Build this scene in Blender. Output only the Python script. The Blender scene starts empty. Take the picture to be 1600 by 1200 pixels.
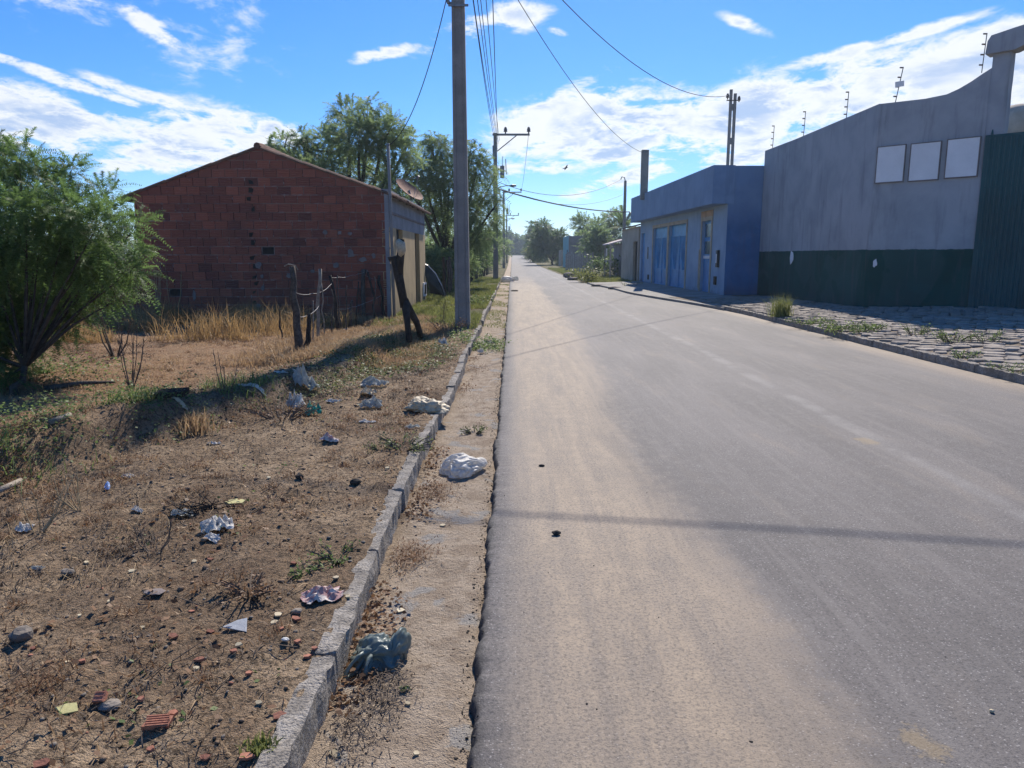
import bpy, math, random
import numpy as np
from mathutils import Vector, Matrix

S = bpy.context.scene
C = S.collection
R = math.radians
rng = np.random.default_rng(7)
random.seed(7)

# ------------------------------------------------------------------ camera, sky, sun, exposure
H_CAM = 1.55
PITCH = 9.87
FPX = 1150.0
cam = bpy.data.cameras.new('camera')
cam.sensor_width = 36.0
cam.lens = 36.0 * FPX / 1600.0
cam.clip_start = 0.05
cam.clip_end = 4000.0
cam_o = bpy.data.objects.new('camera', cam)
cam_o.location = (0, 0, H_CAM)
cam_o.rotation_euler = (R(90 - PITCH), 0, 0)
C.objects.link(cam_o)
S.camera = cam_o

SUN_AZ, SUN_EL = 11.0, 43.0
SKY = 0.10
HAZE = 0.00055
sun = bpy.data.lights.new('sun', 'SUN')
sun.energy = 5.0
sun.angle = R(0.55)
sun.color = (1.0, 0.93, 0.83)
sun_o = bpy.data.objects.new('sun', sun)
sd = Vector((math.sin(R(SUN_AZ)) * math.cos(R(SUN_EL)), math.cos(R(SUN_AZ)) * math.cos(R(SUN_EL)), math.sin(R(SUN_EL))))
sun_o.rotation_euler = (-sd).to_track_quat('-Z', 'Y').to_euler()
sun_o.location = sd * 60
C.objects.link(sun_o)

S.view_settings.view_transform = 'Standard'
S.view_settings.look = 'None'
S.view_settings.gamma = 1.0
S.view_settings.use_curve_mapping = False
S.view_settings.exposure = 0.37


class NT:
    """small node-tree helper: every call returns the first output socket"""
    def __init__(self, tree):
        self.t = tree
        tree.nodes.clear()

    def n(self, typ, ins=None, out=0, **props):
        nd = self.t.nodes.new(typ)
        for k, v in props.items():
            setattr(nd, k, v)
        for k, v in (ins or {}).items():
            s = nd.inputs[k]
            if isinstance(v, bpy.types.NodeSocket):
                self.t.links.new(v, s)
            else:
                s.default_value = v
        return nd.outputs[out] if out is not None else nd

    def m(self, op, a, b=0.0, c=None, clamp=False):
        ins = {0: a, 1: b}
        if c is not None:
            ins[2] = c
        return self.n('ShaderNodeMath', ins, operation=op, use_clamp=clamp)

    def mix(self, f, a, b):
        nd = self.t.nodes.new('ShaderNodeMix')
        nd.data_type = 'RGBA'
        for i, v in ((0, f), (6, a), (7, b)):
            if isinstance(v, bpy.types.NodeSocket):
                self.t.links.new(v, nd.inputs[i])
            else:
                if i and len(v) == 3:
                    v = (*v, 1)
                nd.inputs[i].default_value = v
        return nd.outputs[2]

    def noise(self, vec, scale, detail=4, rough=0.55, dist=0.0):
        return self.n('ShaderNodeTexNoise', {'Vector': vec, 'Scale': scale, 'Detail': detail, 'Roughness': rough, 'Distortion': dist})

    def sstep(self, x, a, b):
        return self.n('ShaderNodeMapRange', {0: x, 1: a, 2: b, 3: 0.0, 4: 1.0}, interpolation_type='SMOOTHSTEP')


def pix_dir(px, py):
    u = (px - 800) / FPX
    v = (py - 600) / FPX
    c, s = math.cos(R(PITCH)), math.sin(R(PITCH))
    return (u, c - v * s, -s - v * c)


world = bpy.data.worlds.new('World')
S.world = world
world.use_nodes = True
W = NT(world.node_tree)
sky = W.n('ShaderNodeTexSky', sky_type='NISHITA', sun_disc=False, sun_elevation=R(SUN_EL), sun_rotation=R(SUN_AZ),
          altitude=300.0, air_density=1.0, dust_density=0.2, ozone_density=4.0)
tint = W.n('ShaderNodeMix', {0: 1.0, 6: sky, 7: (0.84, 0.98, 1.26, 1)}, out=2, data_type='RGBA', blend_type='MULTIPLY')
hsv = W.n('ShaderNodeHueSaturation', {'Saturation': 1.17, 'Value': 0.93, 'Color': tint})
geo = W.n('ShaderNodeTexCoord', out=None)
D = geo.outputs['Generated']
sep = W.n('ShaderNodeSeparateXYZ', {0: D}, out=None)
dx, dy, dz = sep.outputs
az = W.m('ARCTAN2', dx, dy)
el = W.m('ARCSINE', dz)
zz = W.m('ADD', W.m('MAXIMUM', dz, 0.0), 0.16)
pv = W.n('ShaderNodeCombineXYZ', {0: W.m('DIVIDE', dx, zz), 1: W.m('DIVIDE', W.m('MULTIPLY', dy, 0.8), zz), 2: 0.3})
n1 = W.noise(pv, 1.9, 7, 0.60, 0.5)
n2 = W.noise(pv, 7.5, 5, 0.66, 0.3)
n3 = W.noise(W.n('ShaderNodeVectorMath', {0: pv, 1: (7.3, 2.1, 5.5)}, operation='ADD'), 0.55, 3, 0.5)
# banks of cloud, each where it stands in the sky (azimuth, elevation, half sizes, slope)
banks = [(890, 185, 125, 50, 14, 1.15), (1010, 205, 150, 56, 4, 1.15), (1180, 180, 150, 50, 10, 1.2), (1340, 150, 150, 52, 9, 1.2),
         (1500, 120, 160, 48, 14, 1.2), (1640, 150, 90, 70, 14, 1.0), (990, 276, 130, 15, 16, .95), (1130, 250, 130, 17, 6, .8),
         (1390, 62, 120, 9, 9, .85), (1290, 92, 90, 12, 8, .7), (1165, 38, 42, 9, -22, .62), (875, 50, 22, 6, -14, .7), (955, 118, 26, 22, 20, .55),
         (230, 38, 52, 16, -32, .95), (600, 84, 72, 11, 14, .9), (740, 42, 95, 20, 22, .95), (800, 25, 60, 26, 5, .8),
         (40, 185, 105, 42, -6, 1.2), (110, 130, 150, 10, -17, .85), (250, 158, 110, 10, -14, .8), (330, 215, 110, 44, -3, 1.2), (250, 245, 85, 26, 5, 1.0),
         (430, 205, 60, 20, -8, .9), (200, 185, 90, 10, -12, .6),
         (840, 262, 90, 18, 5, .55), (820, 330, 90, 12, 4, .35), (1560, 230, 90, 40, 8, .9)]
field = None
for (px, py, rx, ry, rot, amp) in banks:
    d0 = Vector(pix_dir(px, py)).normalized()
    a0, e0 = math.atan2(d0.x, d0.y), math.asin(d0.z)
    k = 1 / FPX * 0.93
    ux = W.m('SUBTRACT', az, a0)
    uy = W.m('SUBTRACT', el, e0)
    cr, sr = math.cos(R(rot)), math.sin(R(rot))
    a = W.m('ADD', W.m('MULTIPLY', ux, cr / (rx * k)), W.m('MULTIPLY', uy, sr / (rx * k)))
    b = W.m('ADD', W.m('MULTIPLY', ux, -sr / (ry * k)), W.m('MULTIPLY', uy, cr / (ry * k)))
    r2 = W.m('ADD', W.m('MULTIPLY', a, a), W.m('MULTIPLY', b, b))
    g = W.m('MULTIPLY', W.m('EXPONENT', W.m('MULTIPLY', r2, -1.05)), amp)
    field = g if field is None else W.m('MAXIMUM', field, g)
else_cov = W.m('MULTIPLY', W.sstep(n3, 0.60, 0.80), 0.55)
field = W.m('MAXIMUM', field, else_cov)
gate_ = W.m('ADD', 0.12, W.m('MULTIPLY', W.m('MINIMUM', W.m('MULTIPLY', field, 1.4), 1.0), 0.88))
dens = W.m('ADD', W.m('MULTIPLY', field, 0.70), W.m('MULTIPLY', gate_, W.m('ADD', W.m('MULTIPLY', W.m('SUBTRACT', n1, 0.5), 2.3), W.m('MULTIPLY', W.m('SUBTRACT', n2, 0.5), 1.9))))
cmask = W.m('MULTIPLY', W.sstep(dens, 0.16, 0.54), W.sstep(dz, 0.0, 0.10))
thick = W.m('MULTIPLY', W.sstep(dens, 0.50, 0.95), W.sstep(W.noise(pv, 3.1, 4, 0.55, 0.4), 0.36, 0.60))
CW = 1.0 / SKY / 1.26
ccol = W.mix(thick, (CW * 0.97, CW * 0.99, CW * 1.0), (CW * 0.46, CW * 0.60, CW * 0.86))
skyc = W.mix(W.m('MULTIPLY', cmask, 0.93), hsv, ccol)
bg = W.n('ShaderNodeBackground', {'Color': skyc, 'Strength': SKY})
W.n('ShaderNodeOutputWorld', {0: bg}, out=None)


# ------------------------------------------------------------------ terrain
def vnoise(x, y, seed=0):
    x = np.asarray(x, float); y = np.asarray(y, float)
    xi = np.floor(x).astype(np.int64); yi = np.floor(y).astype(np.int64)
    xf = x - xi; yf = y - yi
    def h(a, b):
        n = (a * 374761393 + b * 668265263 + seed * 1442695041) & 0xffffffff
        n = ((n ^ (n >> 13)) * 1274126177) & 0xffffffff
        return ((n ^ (n >> 16)) & 0xffff) / 65535.0
    u = xf * xf * (3 - 2 * xf); v = yf * yf * (3 - 2 * yf)
    return (h(xi, yi) * (1 - u) + h(xi + 1, yi) * u) * (1 - v) + (h(xi, yi + 1) * (1 - u) + h(xi + 1, yi + 1) * u) * v


def fbm(x, y, seed=0, octs=4, gain=0.5):
    s = 0; a = 1; t = 0
    for o in range(octs):
        s = s + a * vnoise(np.asarray(x) * 2 ** o, np.asarray(y) * 2 ** o, seed + o * 17)
        t += a; a *= gain
    return s / t - 0.5


def ss(x, a, b):
    t = np.clip((np.asarray(x, float) - a) / (b - a), 0, 1)
    return t * t * (3 - 2 * t)


def base(y):
    return 1.7 * ss(y, 90, 260)


def road_r(y):
    return 6.12 - 1.35 * ss(y, 19, 32) - 0.7 * ss(y, 32, 44)


LEFT_EDGE = -0.13
RIDGE = [(-20, 0.5), (-7.0, 1.6), (-4.6, 3.4), (-3.4, 4.7), (-2.9, 5.7), (-2.43, 7.4), (-2.0, 9.6), (-1.7, 12.6), (-1.6, 15.0)]


def kerb_x(y):
    return -0.66 + 0.02 * np.sin(np.asarray(y) * 0.9) + 0.03 * ss(y, 1, 4) * 0


def ridge_dist(x, y):
    best = np.full(np.broadcast(x, y).shape, 1e9); side = np.zeros_like(best)
    for (ax, ay), (bx, by) in zip(RIDGE, RIDGE[1:]):
        ex, ey = bx - ax, by - ay
        L2 = ex * ex + ey * ey
        t = np.clip(((x - ax) * ex + (y - ay) * ey) / L2, 0, 1)
        qx, qy = x - ax - t * ex, y - ay - t * ey
        d = np.hypot(qx, qy)
        s = np.sign(ex * qy - ey * qx)
        m = d < best
        best = np.where(m, d, best); side = np.where(m, s, side)
    return best * side          # positive = lot side


def walk_z(x, y):
    e = road_r(y)
    z = 0.12 + 0.035 * np.clip(x - e, 0, 3) + 0.12 * np.clip((26 - y) / 8, 0, 1) * np.clip((x - 6.1) / 2.5, 0, 1)
    return z + 0.10 * np.clip((x - 8.9) / 1.5, 0, 1) * np.clip((21 - y) / 3, 0, 1)


def gz(x, y):
    """height of the ground"""
    x = np.asarray(x, float); y = np.asarray(y, float)
    near = 1 - ss(y, 16, 34)
    kx0 = kerb_x(y) - 0.13
    n = fbm(x * 1.3, y * 1.3, 3) * 0.10 + fbm(x * 6, y * 6, 5, 3) * 0.055 + fbm(x * 20, y * 20, 8, 3) * 0.034
    rd = ridge_dist(x, y)
    fade = (1 - ss(y, 12.5, 15.5)) * ss(y, 0, 2.5)
    big = 1 + 0.6 * np.exp(-((y - 5.6) / 0.8) ** 2) * (x > -3.6)
    ridge = fade * (0.17 * big * np.exp(-np.where(rd > 0, rd / 0.55, rd / 0.16) ** 2) + 0.07 * ss(rd, -0.25, 0.35))
    verge = 0.10 + 0.012 * np.exp(-((x - kx0) / 0.10) ** 2) * near + n * near + ridge + 0.02 * (1 - near)
    gut = -0.02 + (fbm(x * 5, y * 5, 9, 3) * 0.03 + fbm(x * 25, y * 25, 12, 2) * 0.010) * near
    kx = kerb_x(y)
    t = ss(x, kx - 0.055, kx - 0.01)
    left = verge * (1 - t) + gut * t
    # under the asphalt
    u = ss(x, LEFT_EDGE - 0.02, LEFT_EDGE + 0.06)
    left = left * (1 - u) + (-0.08) * u
    e = road_r(y)
    rgt_near = walk_z(x, y) - 0.09
    rgt_far = 0.05 + fbm(x * 1.5, y * 1.5, 21) * 0.12
    k = ss(y, 40, 43)
    rgt = rgt_near * (1 - k) + rgt_far * k
    v = ss(x, e - 0.25, e + 0.02)
    return np.where(x < 2, left, -0.08 * (1 - v) + rgt * v) + base(y)


def ground_point(px, py, dz=0.0):
    """the place on the ground seen at a pixel of the 1600 px photograph"""
    d = pix_dir(px, py)
    z = 0.0
    for _ in range(12):
        t = (H_CAM - z) / max(1e-6, -d[2])
        x, y = d[0] * t, d[1] * t
        z = 0.5 * z + 0.5 * float(gz(x, y))
    return Vector((x, y, float(gz(x, y)) + dz))


def at_depth(px, py, Y):
    d = pix_dir(px, py)
    t = Y / d[1]
    return Vector((d[0] * t, Y, H_CAM + d[2] * t))


# ------------------------------------------------------------------ object helpers
OFF = {}


def tag(o, label=None, cat=None, group=None, kind=None):
    if label: o['label'] = label
    if cat: o['category'] = cat
    if group: o['group'] = group
    if kind: o['kind'] = kind
    return o


def empty(name, loc, label, cat, group=None):
    o = bpy.data.objects.new(name, None)
    o.empty_display_size = 0.2
    o.location = loc
    C.objects.link(o)
    OFF[o.name] = Vector(loc)
    return tag(o, label, cat, group)


def mesh_data(name, V, F, mats, smooth=False, midx=None):
    V = np.asarray(V, dtype=np.float32).reshape(-1, 3)
    me = bpy.data.meshes.new(name)
    if isinstance(F, np.ndarray):
        n, k = F.shape
        me.vertices.add(len(V)); me.vertices.foreach_set('co', V.ravel())
        me.loops.add(n * k); me.loops.foreach_set('vertex_index', F.astype(np.int32).ravel())
        me.polygons.add(n); me.polygons.foreach_set('loop_start', np.arange(0, n * k, k, dtype=np.int32))
        try:
            me.polygons.foreach_set('loop_total', np.full(n, k, dtype=np.int32))
        except Exception:
            pass
        me.update(calc_edges=True)
        me.validate()
    else:
        me.from_pydata([tuple(v) for v in V.tolist()], [], F)
        me.update()
    if smooth:
        me.polygons.foreach_set('use_smooth', np.ones(len(me.polygons), dtype=bool))
    for m in (mats if isinstance(mats, (list, tuple)) else [mats]):
        me.materials.append(m)
    if midx is not None:
        me.polygons.foreach_set('material_index', np.asarray(midx, dtype=np.int32))
    return me


def mk(name, V, F, mats, parent=None, loc=None, smooth=False, midx=None):
    """V in world coordinates; origin at loc (top level) or at the parent's base"""
    V = np.asarray(V, dtype=float).reshape(-1, 3)
    if parent is not None:
        off = OFF[parent.name]
        me = mesh_data(name, V - np.array(off), F, mats, smooth, midx)
        o = bpy.data.objects.new(name, me)
        o.parent = parent
        C.objects.link(o)
        OFF[o.name] = off
        return o
    if loc is None:
        loc = Vector((float(V[:, 0].mean()), float(V[:, 1].mean()), float(V[:, 2].min())))
    me = mesh_data(name, V - np.array(loc), F, mats, smooth, midx)
    o = bpy.data.objects.new(name, me)
    o.location = loc
    C.objects.link(o)
    OFF[o.name] = Vector(loc)
    return o


class MB:
    def __init__(self):
        self.v = []; self.f = []; self.m = []

    def add(self, vs, fs, mi=0):
        k = len(self.v)
        self.v += [tuple(map(float, p)) for p in vs]
        self.f += [tuple(i + k for i in f) for f in fs]
        self.m += [mi] * len(fs)
        return self

    def box(self, x0, x1, y0, y1, z0, z1, mi=0):
        vs = [(x0, y0, z0), (x1, y0, z0), (x1, y1, z0), (x0, y1, z0), (x0, y0, z1), (x1, y0, z1), (x1, y1, z1), (x0, y1, z1)]
        return self.add(vs, [(0, 3, 2, 1), (4, 5, 6, 7), (0, 1, 5, 4), (1, 2, 6, 5), (2, 3, 7, 6), (3, 0, 4, 7)], mi)

    def obox(self, p, ax, ay, az, mi=0):
        """box from corner p with edge vectors"""
        p, ax, ay, az = map(Vector, (p, ax, ay, az))
        vs = [p, p + ax, p + ax + ay, p + ay, p + az, p + ax + az, p + ax + ay + az, p + ay + az]
        return self.add(vs, [(0, 3, 2, 1), (4, 5, 6, 7), (0, 1, 5, 4), (1, 2, 6, 5), (2, 3, 7, 6), (3, 0, 4, 7)], mi)

    def prism(self, poly, d, mi=0):
        """planar polygon (3-D points) pushed along d"""
        n = len(poly); d = Vector(d)
        vs = [Vector(p) for p in poly] + [Vector(p) + d for p in poly]
        fs = [tuple(range(n - 1, -1, -1)), tuple(range(n, 2 * n))]
        fs += [(i, (i + 1) % n, n + (i + 1) % n, n + i) for i in range(n)]
        return self.add(vs, fs, mi)

    def tube(self, pts, rad, sides=8, mi=0, cap=True, jit=0.0):
        pts = [Vector(p) for p in pts]
        n = len(pts)
        if not hasattr(rad, '__len__'): rad = [rad] * n
        rings = []
        up = None
        for i, p in enumerate(pts):
            t = (pts[min(i + 1, n - 1)] - pts[max(i - 1, 0)])
            if t.length < 1e-9: t = Vector((0, 0, 1))
            t.normalize()
            if up is None:
                up = Vector((0, 1, 0)) if abs(t.y) < 0.9 else Vector((1, 0, 0))
            a = t.cross(up)
            if a.length < 1e-6: a = t.orthogonal()
            a.normalize(); b = t.cross(a).normalized()
            up = -b if False else up
            rr = rad[i]
            rings.append([p + (a * math.cos(2 * math.pi * k / sides) + b * math.sin(2 * math.pi * k / sides)) * rr * (1 + (random.uniform(-jit, jit) if jit else 0)) for k in range(sides)])
        vs = [q for r in rings for q in r]
        fs = []
        for i in range(n - 1):
            for k in range(sides):
                k2 = (k + 1) % sides
                fs.append((i * sides + k, i * sides + k2, (i + 1) * sides + k2, (i + 1) * sides + k))
        if cap:
            fs.append(tuple(range(sides - 1, -1, -1)))
            fs.append(tuple((n - 1) * sides + k for k in range(sides)))
        return self.add(vs, fs, mi)

    def build(self, name, mats, parent=None, loc=None, smooth=False):
        return mk(name, self.v, self.f, mats, parent, loc, smooth, self.m if isinstance(mats, (list, tuple)) else None)


# ------------------------------------------------------------------ materials
M = {}


def new_mat(name):
    m = bpy.data.materials.new(name)
    m.use_nodes = True
    M[name] = m
    return m, NT(m.node_tree)


def out(N, sh):
    N.n('ShaderNodeOutputMaterial', {0: sh}, out=None)


def pos(N):
    return N.n('ShaderNodeNewGeometry', out=None).outputs['Position']


def bump(N, h, strength=0.5, dist=0.02):
    return N.n('ShaderNodeBump', {'Height': h, 'Strength': strength, 'Distance': dist})


def psh(N, col, rough=0.85, normal=None, metallic=0.0, spec=0.5):
    ins = {'Base Color': col if isinstance(col, bpy.types.NodeSocket) else (*col, 1), 'Roughness': rough, 'Metallic': metallic, 'Specular IOR Level': spec}
    if normal is not None: ins['Normal'] = normal
    return N.n('ShaderNodeBsdfPrincipled', ins)


def mat_plain(name, c1, c2=None, scale=3.0, rough=0.85, bs=0.3, bscale=60, bd=0.004, lo=0.35, hi=0.65, fine=0.15, metallic=0.0, spec=0.3, var=0.0):
    """mottled surface: two colours over two scales of noise plus a fine relief"""
    m, N = new_mat(name)
    P = pos(N)
    c2 = c2 or tuple(x * 0.7 for x in c1)
    a = N.sstep(N.noise(P, scale, 6, 0.6, 0.3), lo, hi)
    col = N.mix(a, c1, c2)
    f = N.noise(P, bscale, 4, 0.6)
    col = N.mix(N.m('MULTIPLY', N.sstep(f, 0.4, 0.7), fine), col, tuple(x * 0.45 for x in c2))
    if var:
        r = N.n('ShaderNodeObjectInfo', out=None).outputs['Random']
        col = N.n('ShaderNodeHueSaturation', {'Value': N.n('ShaderNodeMapRange', {0: r, 1: 0.0, 2: 1.0, 3: 1 - var, 4: 1 + var}), 'Color': col})
    out(N, psh(N, col, rough, bump(N, f, bs, bd), metallic, spec))
    return m


def mat_leaf(name, c1, c2, trans=0.45, scale=2.0, rough=0.55):
    m, N = new_mat(name)
    P = pos(N)
    ri = N.n('ShaderNodeNewGeometry', out=None).outputs['Random Per Island']
    a = N.m('ADD', N.m('MULTIPLY', N.noise(P, scale, 3), 0.6), N.m('MULTIPLY', ri, 0.5))
    col = N.mix(N.sstep(a, 0.25, 0.8), c1, c2)
    d = psh(N, col, rough, spec=0.25)
    t = N.n('ShaderNodeBsdfTranslucent', {'Color': N.mix(0.35, col, tuple(min(1, x * 1.6) for x in c2))})
    out(N, N.n('ShaderNodeMixShader', {0: trans, 1: d, 2: t}))
    return m


def mat_film(name, c, trans=0.35, rough=0.35, alpha=1.0):
    m, N = new_mat(name)
    P = pos(N)
    n = N.noise(P, 25, 4)
    col = N.mix(N.sstep(n, 0.35, 0.7), c, tuple(x * 0.72 for x in c))
    d = psh(N, col, rough, bump(N, N.noise(P, 60, 3), 0.35, 0.01), spec=0.5)
    t = N.n('ShaderNodeBsdfTranslucent', {'Color': col})
    sh = N.n('ShaderNodeMixShader', {0: trans, 1: d, 2: t})
    if alpha < 1:
        tr = N.n('ShaderNodeBsdfTransparent', {})
        sh = N.n('ShaderNodeMixShader', {0: 1 - alpha, 1: sh, 2: tr})
    out(N, sh)
    return m


# ground
m, N = new_mat('ground')
P = pos(N)
sp = N.n('ShaderNodeSeparateXYZ', {0: P}, out=None)
X, Y = sp.outputs[0], sp.outputs[1]
nl = N.noise(P, 0.9, 5, 0.6)
nm = N.noise(P, 5.0, 6, 0.65)
nf = N.noise(P, 38, 5, 0.7)
nff = N.noise(P, 150, 3, 0.6)
soil = N.mix(N.sstep(nm, 0.35, 0.65), (0.31, 0.215, 0.135), (0.47, 0.345, 0.225))
soil = N.mix(N.m('MULTIPLY', N.sstep(nl, 0.42, 0.62), 0.8), soil, (0.20, 0.13, 0.08))
soil = N.mix(N.m('MULTIPLY', N.sstep(N.noise(P, 2.3, 6, 0.7, 0.6), 0.50, 0.66), 0.55), soil, (0.12, 0.078, 0.05))
soil = N.mix(N.m('MULTIPLY', N.sstep(nf, 0.47, 0.60), 0.8), soil, (0.055, 0.04, 0.028))
soil = N.mix(N.m('MULTIPLY', N.sstep(nff, 0.55, 0.66), 0.6), soil, (0.42, 0.34, 0.24))
# lot beyond the ridge: straw over reddish dirt
lot = N.mix(N.sstep(nm, 0.35, 0.7), (0.34, 0.20, 0.11), (0.42, 0.28, 0.165))
lot = N.mix(N.m('MULTIPLY', N.sstep(nf, 0.5, 0.65), 0.6), lot, (0.09, 0.06, 0.038))
col = N.mix(N.sstep(N.m('ADD', X, N.m('MULTIPLY', nl, 0.8)), -2.3, -3.4), soil, lot)
far = N.mix(N.sstep(nl, 0.4, 0.62), (0.11, 0.105, 0.045), (0.20, 0.16, 0.09))
far = N.mix(N.m('MULTIPLY', N.sstep(nf, 0.5, 0.65), 0.5), far, (0.06, 0.06, 0.025))
col = N.mix(N.sstep(N.m('ADD', Y, N.m('MULTIPLY', nl, 5.0)), 15.0, 19.0), col, far)
# drifted sand in the gutter
ns = N.noise(P, 7.0, 6, 0.6, 0.6)
sand = N.mix(N.sstep(ns, 0.4, 0.62), (0.50, 0.40, 0.30), (0.38, 0.295, 0.215))
sand = N.mix(N.m('MULTIPLY', N.sstep(nf, 0.55, 0.66), 0.55), sand, (0.16, 0.11, 0.07))
cem = N.sstep(N.noise(P, 3.1, 5, 0.6, 0.4), 0.57, 0.63)
sand = N.mix(N.m('MULTIPLY', cem, 0.7), sand, (0.38, 0.37, 0.35))
gx = N.m('ADD', X, N.m('MULTIPLY', N.m('SUBTRACT', ns, 0.5), 0.12))
gm = N.m('MULTIPLY', N.sstep(gx, -0.72, -0.60), N.sstep(X, 1.0, 0.3))
col = N.mix(gm, col, sand)
bh = N.m('ADD', N.m('MULTIPLY', nf, 0.7), N.m('MULTIPLY', nff, 0.45))
out(N, psh(N, col, 0.95, bump(N, bh, 1.0, 0.05), spec=0.15))

# asphalt with wind-blown sand on its left side
m, N = new_mat('asphalt')
P = pos(N)
sp = N.n('ShaderNodeSeparateXYZ', {0: P}, out=None)
X, Y = sp.outputs[0], sp.outputs[1]
Pl = N.n('ShaderNodeVectorMath', {0: P, 1: (1.0, 0.22, 1.0)}, operation='MULTIPLY')
big = N.noise(Pl, 1.1, 6, 0.6, 0.3)
mid = N.noise(P, 9, 6, 0.7)
fin = N.noise(P, 70, 6, 0.85)
vor = N.n('ShaderNodeTexVoronoi', {'Vector': P, 'Scale': 150.0, 'Randomness': 1.0}, out=None)
cell = vor.outputs['Color']
cs = N.n('ShaderNodeSeparateColor', {0: cell}, out=None)
asp = N.mix(N.sstep(big, 0.35, 0.65), (0.120, 0.107, 0.100), (0.165, 0.147, 0.137))
asp = N.mix(N.m('MULTIPLY', N.sstep(mid, 0.45, 0.7), 0.45), asp, (0.19, 0.175, 0.165))
asp = N.mix(N.m('MULTIPLY', N.sstep(fin, 0.47, 0.60), 0.75), asp, (0.05, 0.046, 0.047))
st = N.m('MULTIPLY', N.m('GREATER_THAN', cs.outputs[0], 0.95), N.m('LESS_THAN', vor.outputs['Distance'], 0.55))
asp = N.mix(N.m('MULTIPLY', st, 0.5), asp, (0.42, 0.39, 0.37))
sandc = N.mix(N.sstep(mid, 0.35, 0.65), (0.40, 0.31, 0.215), (0.32, 0.25, 0.178))
sandc = N.mix(N.m('MULTIPLY', N.sstep(fin, 0.50, 0.62), 0.6), sandc, (0.16, 0.125, 0.09))
# sand edge meanders about x = 0.95
xe = N.m('SUBTRACT', X, N.m('MULTIPLY', N.m('SUBTRACT', big, 0.5), 0.9))
xe = N.m('SUBTRACT', xe, N.m('MULTIPLY', N.m('SUBTRACT', mid, 0.5), 0.55))
xe = N.m('SUBTRACT', xe, N.m('MULTIPLY', N.sstep(Y, 6.0, 22.0), 0.35))
sm = N.m('MULTIPLY', N.sstep(N.m('SUBTRACT', xe, N.m('MULTIPLY', N.m('SUBTRACT', fin, 0.5), 0.9)), 1.28, 0.80), N.sstep(N.m('ADD', X, N.m('MULTIPLY', N.m('SUBTRACT', mid, 0.5), 0.25)), -0.10, 0.10))
sm = N.m('MULTIPLY', sm, N.n('ShaderNodeMapRange', {0: N.sstep(fin, 0.42, 0.62), 3: 0.95, 4: 0.52}))
sm = N.m('MULTIPLY', sm, N.n('ShaderNodeMapRange', {0: Y, 1: 36.0, 2: 60.0, 3: 1.0, 4: 0.18}))
sm = N.m('MULTIPLY', sm, N.n('ShaderNodeMapRange', {0: N.noise(Pl, 3.2, 6, 0.7, 0.4), 1: 0.32, 2: 0.58, 3: 0.62, 4: 1.0}))
sm = N.m('MULTIPLY', sm, N.n('ShaderNodeMapRange', {0: X, 1: -0.1, 2: 0.20, 3: 0.45, 4: 1.0}))
Ps_ = N.n('ShaderNodeVectorMath', {0: P, 1: (9.0, 0.55, 1.0)}, operation='MULTIPLY')
stk = N.noise(Ps_, 1.0, 6, 0.7, 0.5)
sm = N.m('MULTIPLY', sm, N.n('ShaderNodeMapRange', {0: stk, 1: 0.36, 2: 0.56, 3: 0.66, 4: 1.0}))
asp = N.mix(N.m('MULTIPLY', N.sstep(stk, 0.48, 0.68), 0.35), asp, (0.20, 0.18, 0.165))
dust = N.m('MULTIPLY', N.sstep(N.noise(Pl, 2.2, 6, 0.65, 0.5), 0.52, 0.80), 0.26)
dust2 = N.m('MULTIPLY', N.sstep(N.m('ADD', X, N.m('MULTIPLY', big, 0.8)), 5.9, 6.5), 0.6)
sm = N.m('MAXIMUM', sm, N.m('MAXIMUM', dust, dust2))
col = N.mix(sm, asp, sandc)
col = N.mix(N.m('MULTIPLY', N.sstep(N.m('ADD', X, N.m('MULTIPLY', N.m('SUBTRACT', mid, 0.5), 0.10)), -0.085, -0.125), 0.85), col, (0.042, 0.039, 0.038))
# worn pale tyre line and one hairline
w = N.m('ABSOLUTE', N.m('SUBTRACT', X, N.m('ADD', 3.08, N.m('MULTIPLY', N.m('SUBTRACT', N.noise(Pl, 0.6, 3), 0.5), 0.25))))
ln = N.m('MULTIPLY', N.sstep(w, 0.13, 0.02), N.sstep(N.noise(P, 2.0, 5, 0.6), 0.35, 0.6))
col = N.mix(N.m('MULTIPLY', ln, 0.22), col, (0.37, 0.355, 0.33))
for (sx_, sy_, sr_) in ((1.30, 2.10, .055), (2.95, 5.98, .10)):
    q_ = N.m('SQRT', N.m('ADD', N.m('POWER', N.m('SUBTRACT', X, sx_), 2.0), N.m('POWER', N.m('MULTIPLY', N.m('SUBTRACT', Y, sy_), 0.6), 2.0)))
    q_ = N.m('ADD', q_, N.m('ADD', N.m('MULTIPLY', N.m('SUBTRACT', mid, 0.5), 0.22), N.m('MULTIPLY', N.m('SUBTRACT', fin, 0.5), 0.10)))
    col = N.mix(N.m('MULTIPLY', N.sstep(q_, sr_, sr_ * .55), 0.55), col, (0.27, 0.20, 0.11))
bh = N.m('ADD', N.m('MULTIPLY', fin, 0.8), N.m('MULTIPLY', N.m('SUBTRACT', 1.0, vor.outputs['Distance']), 0.35))
out(N, psh(N, col, 0.78, bump(N, bh, 0.55, 0.008), spec=0.35))

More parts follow.
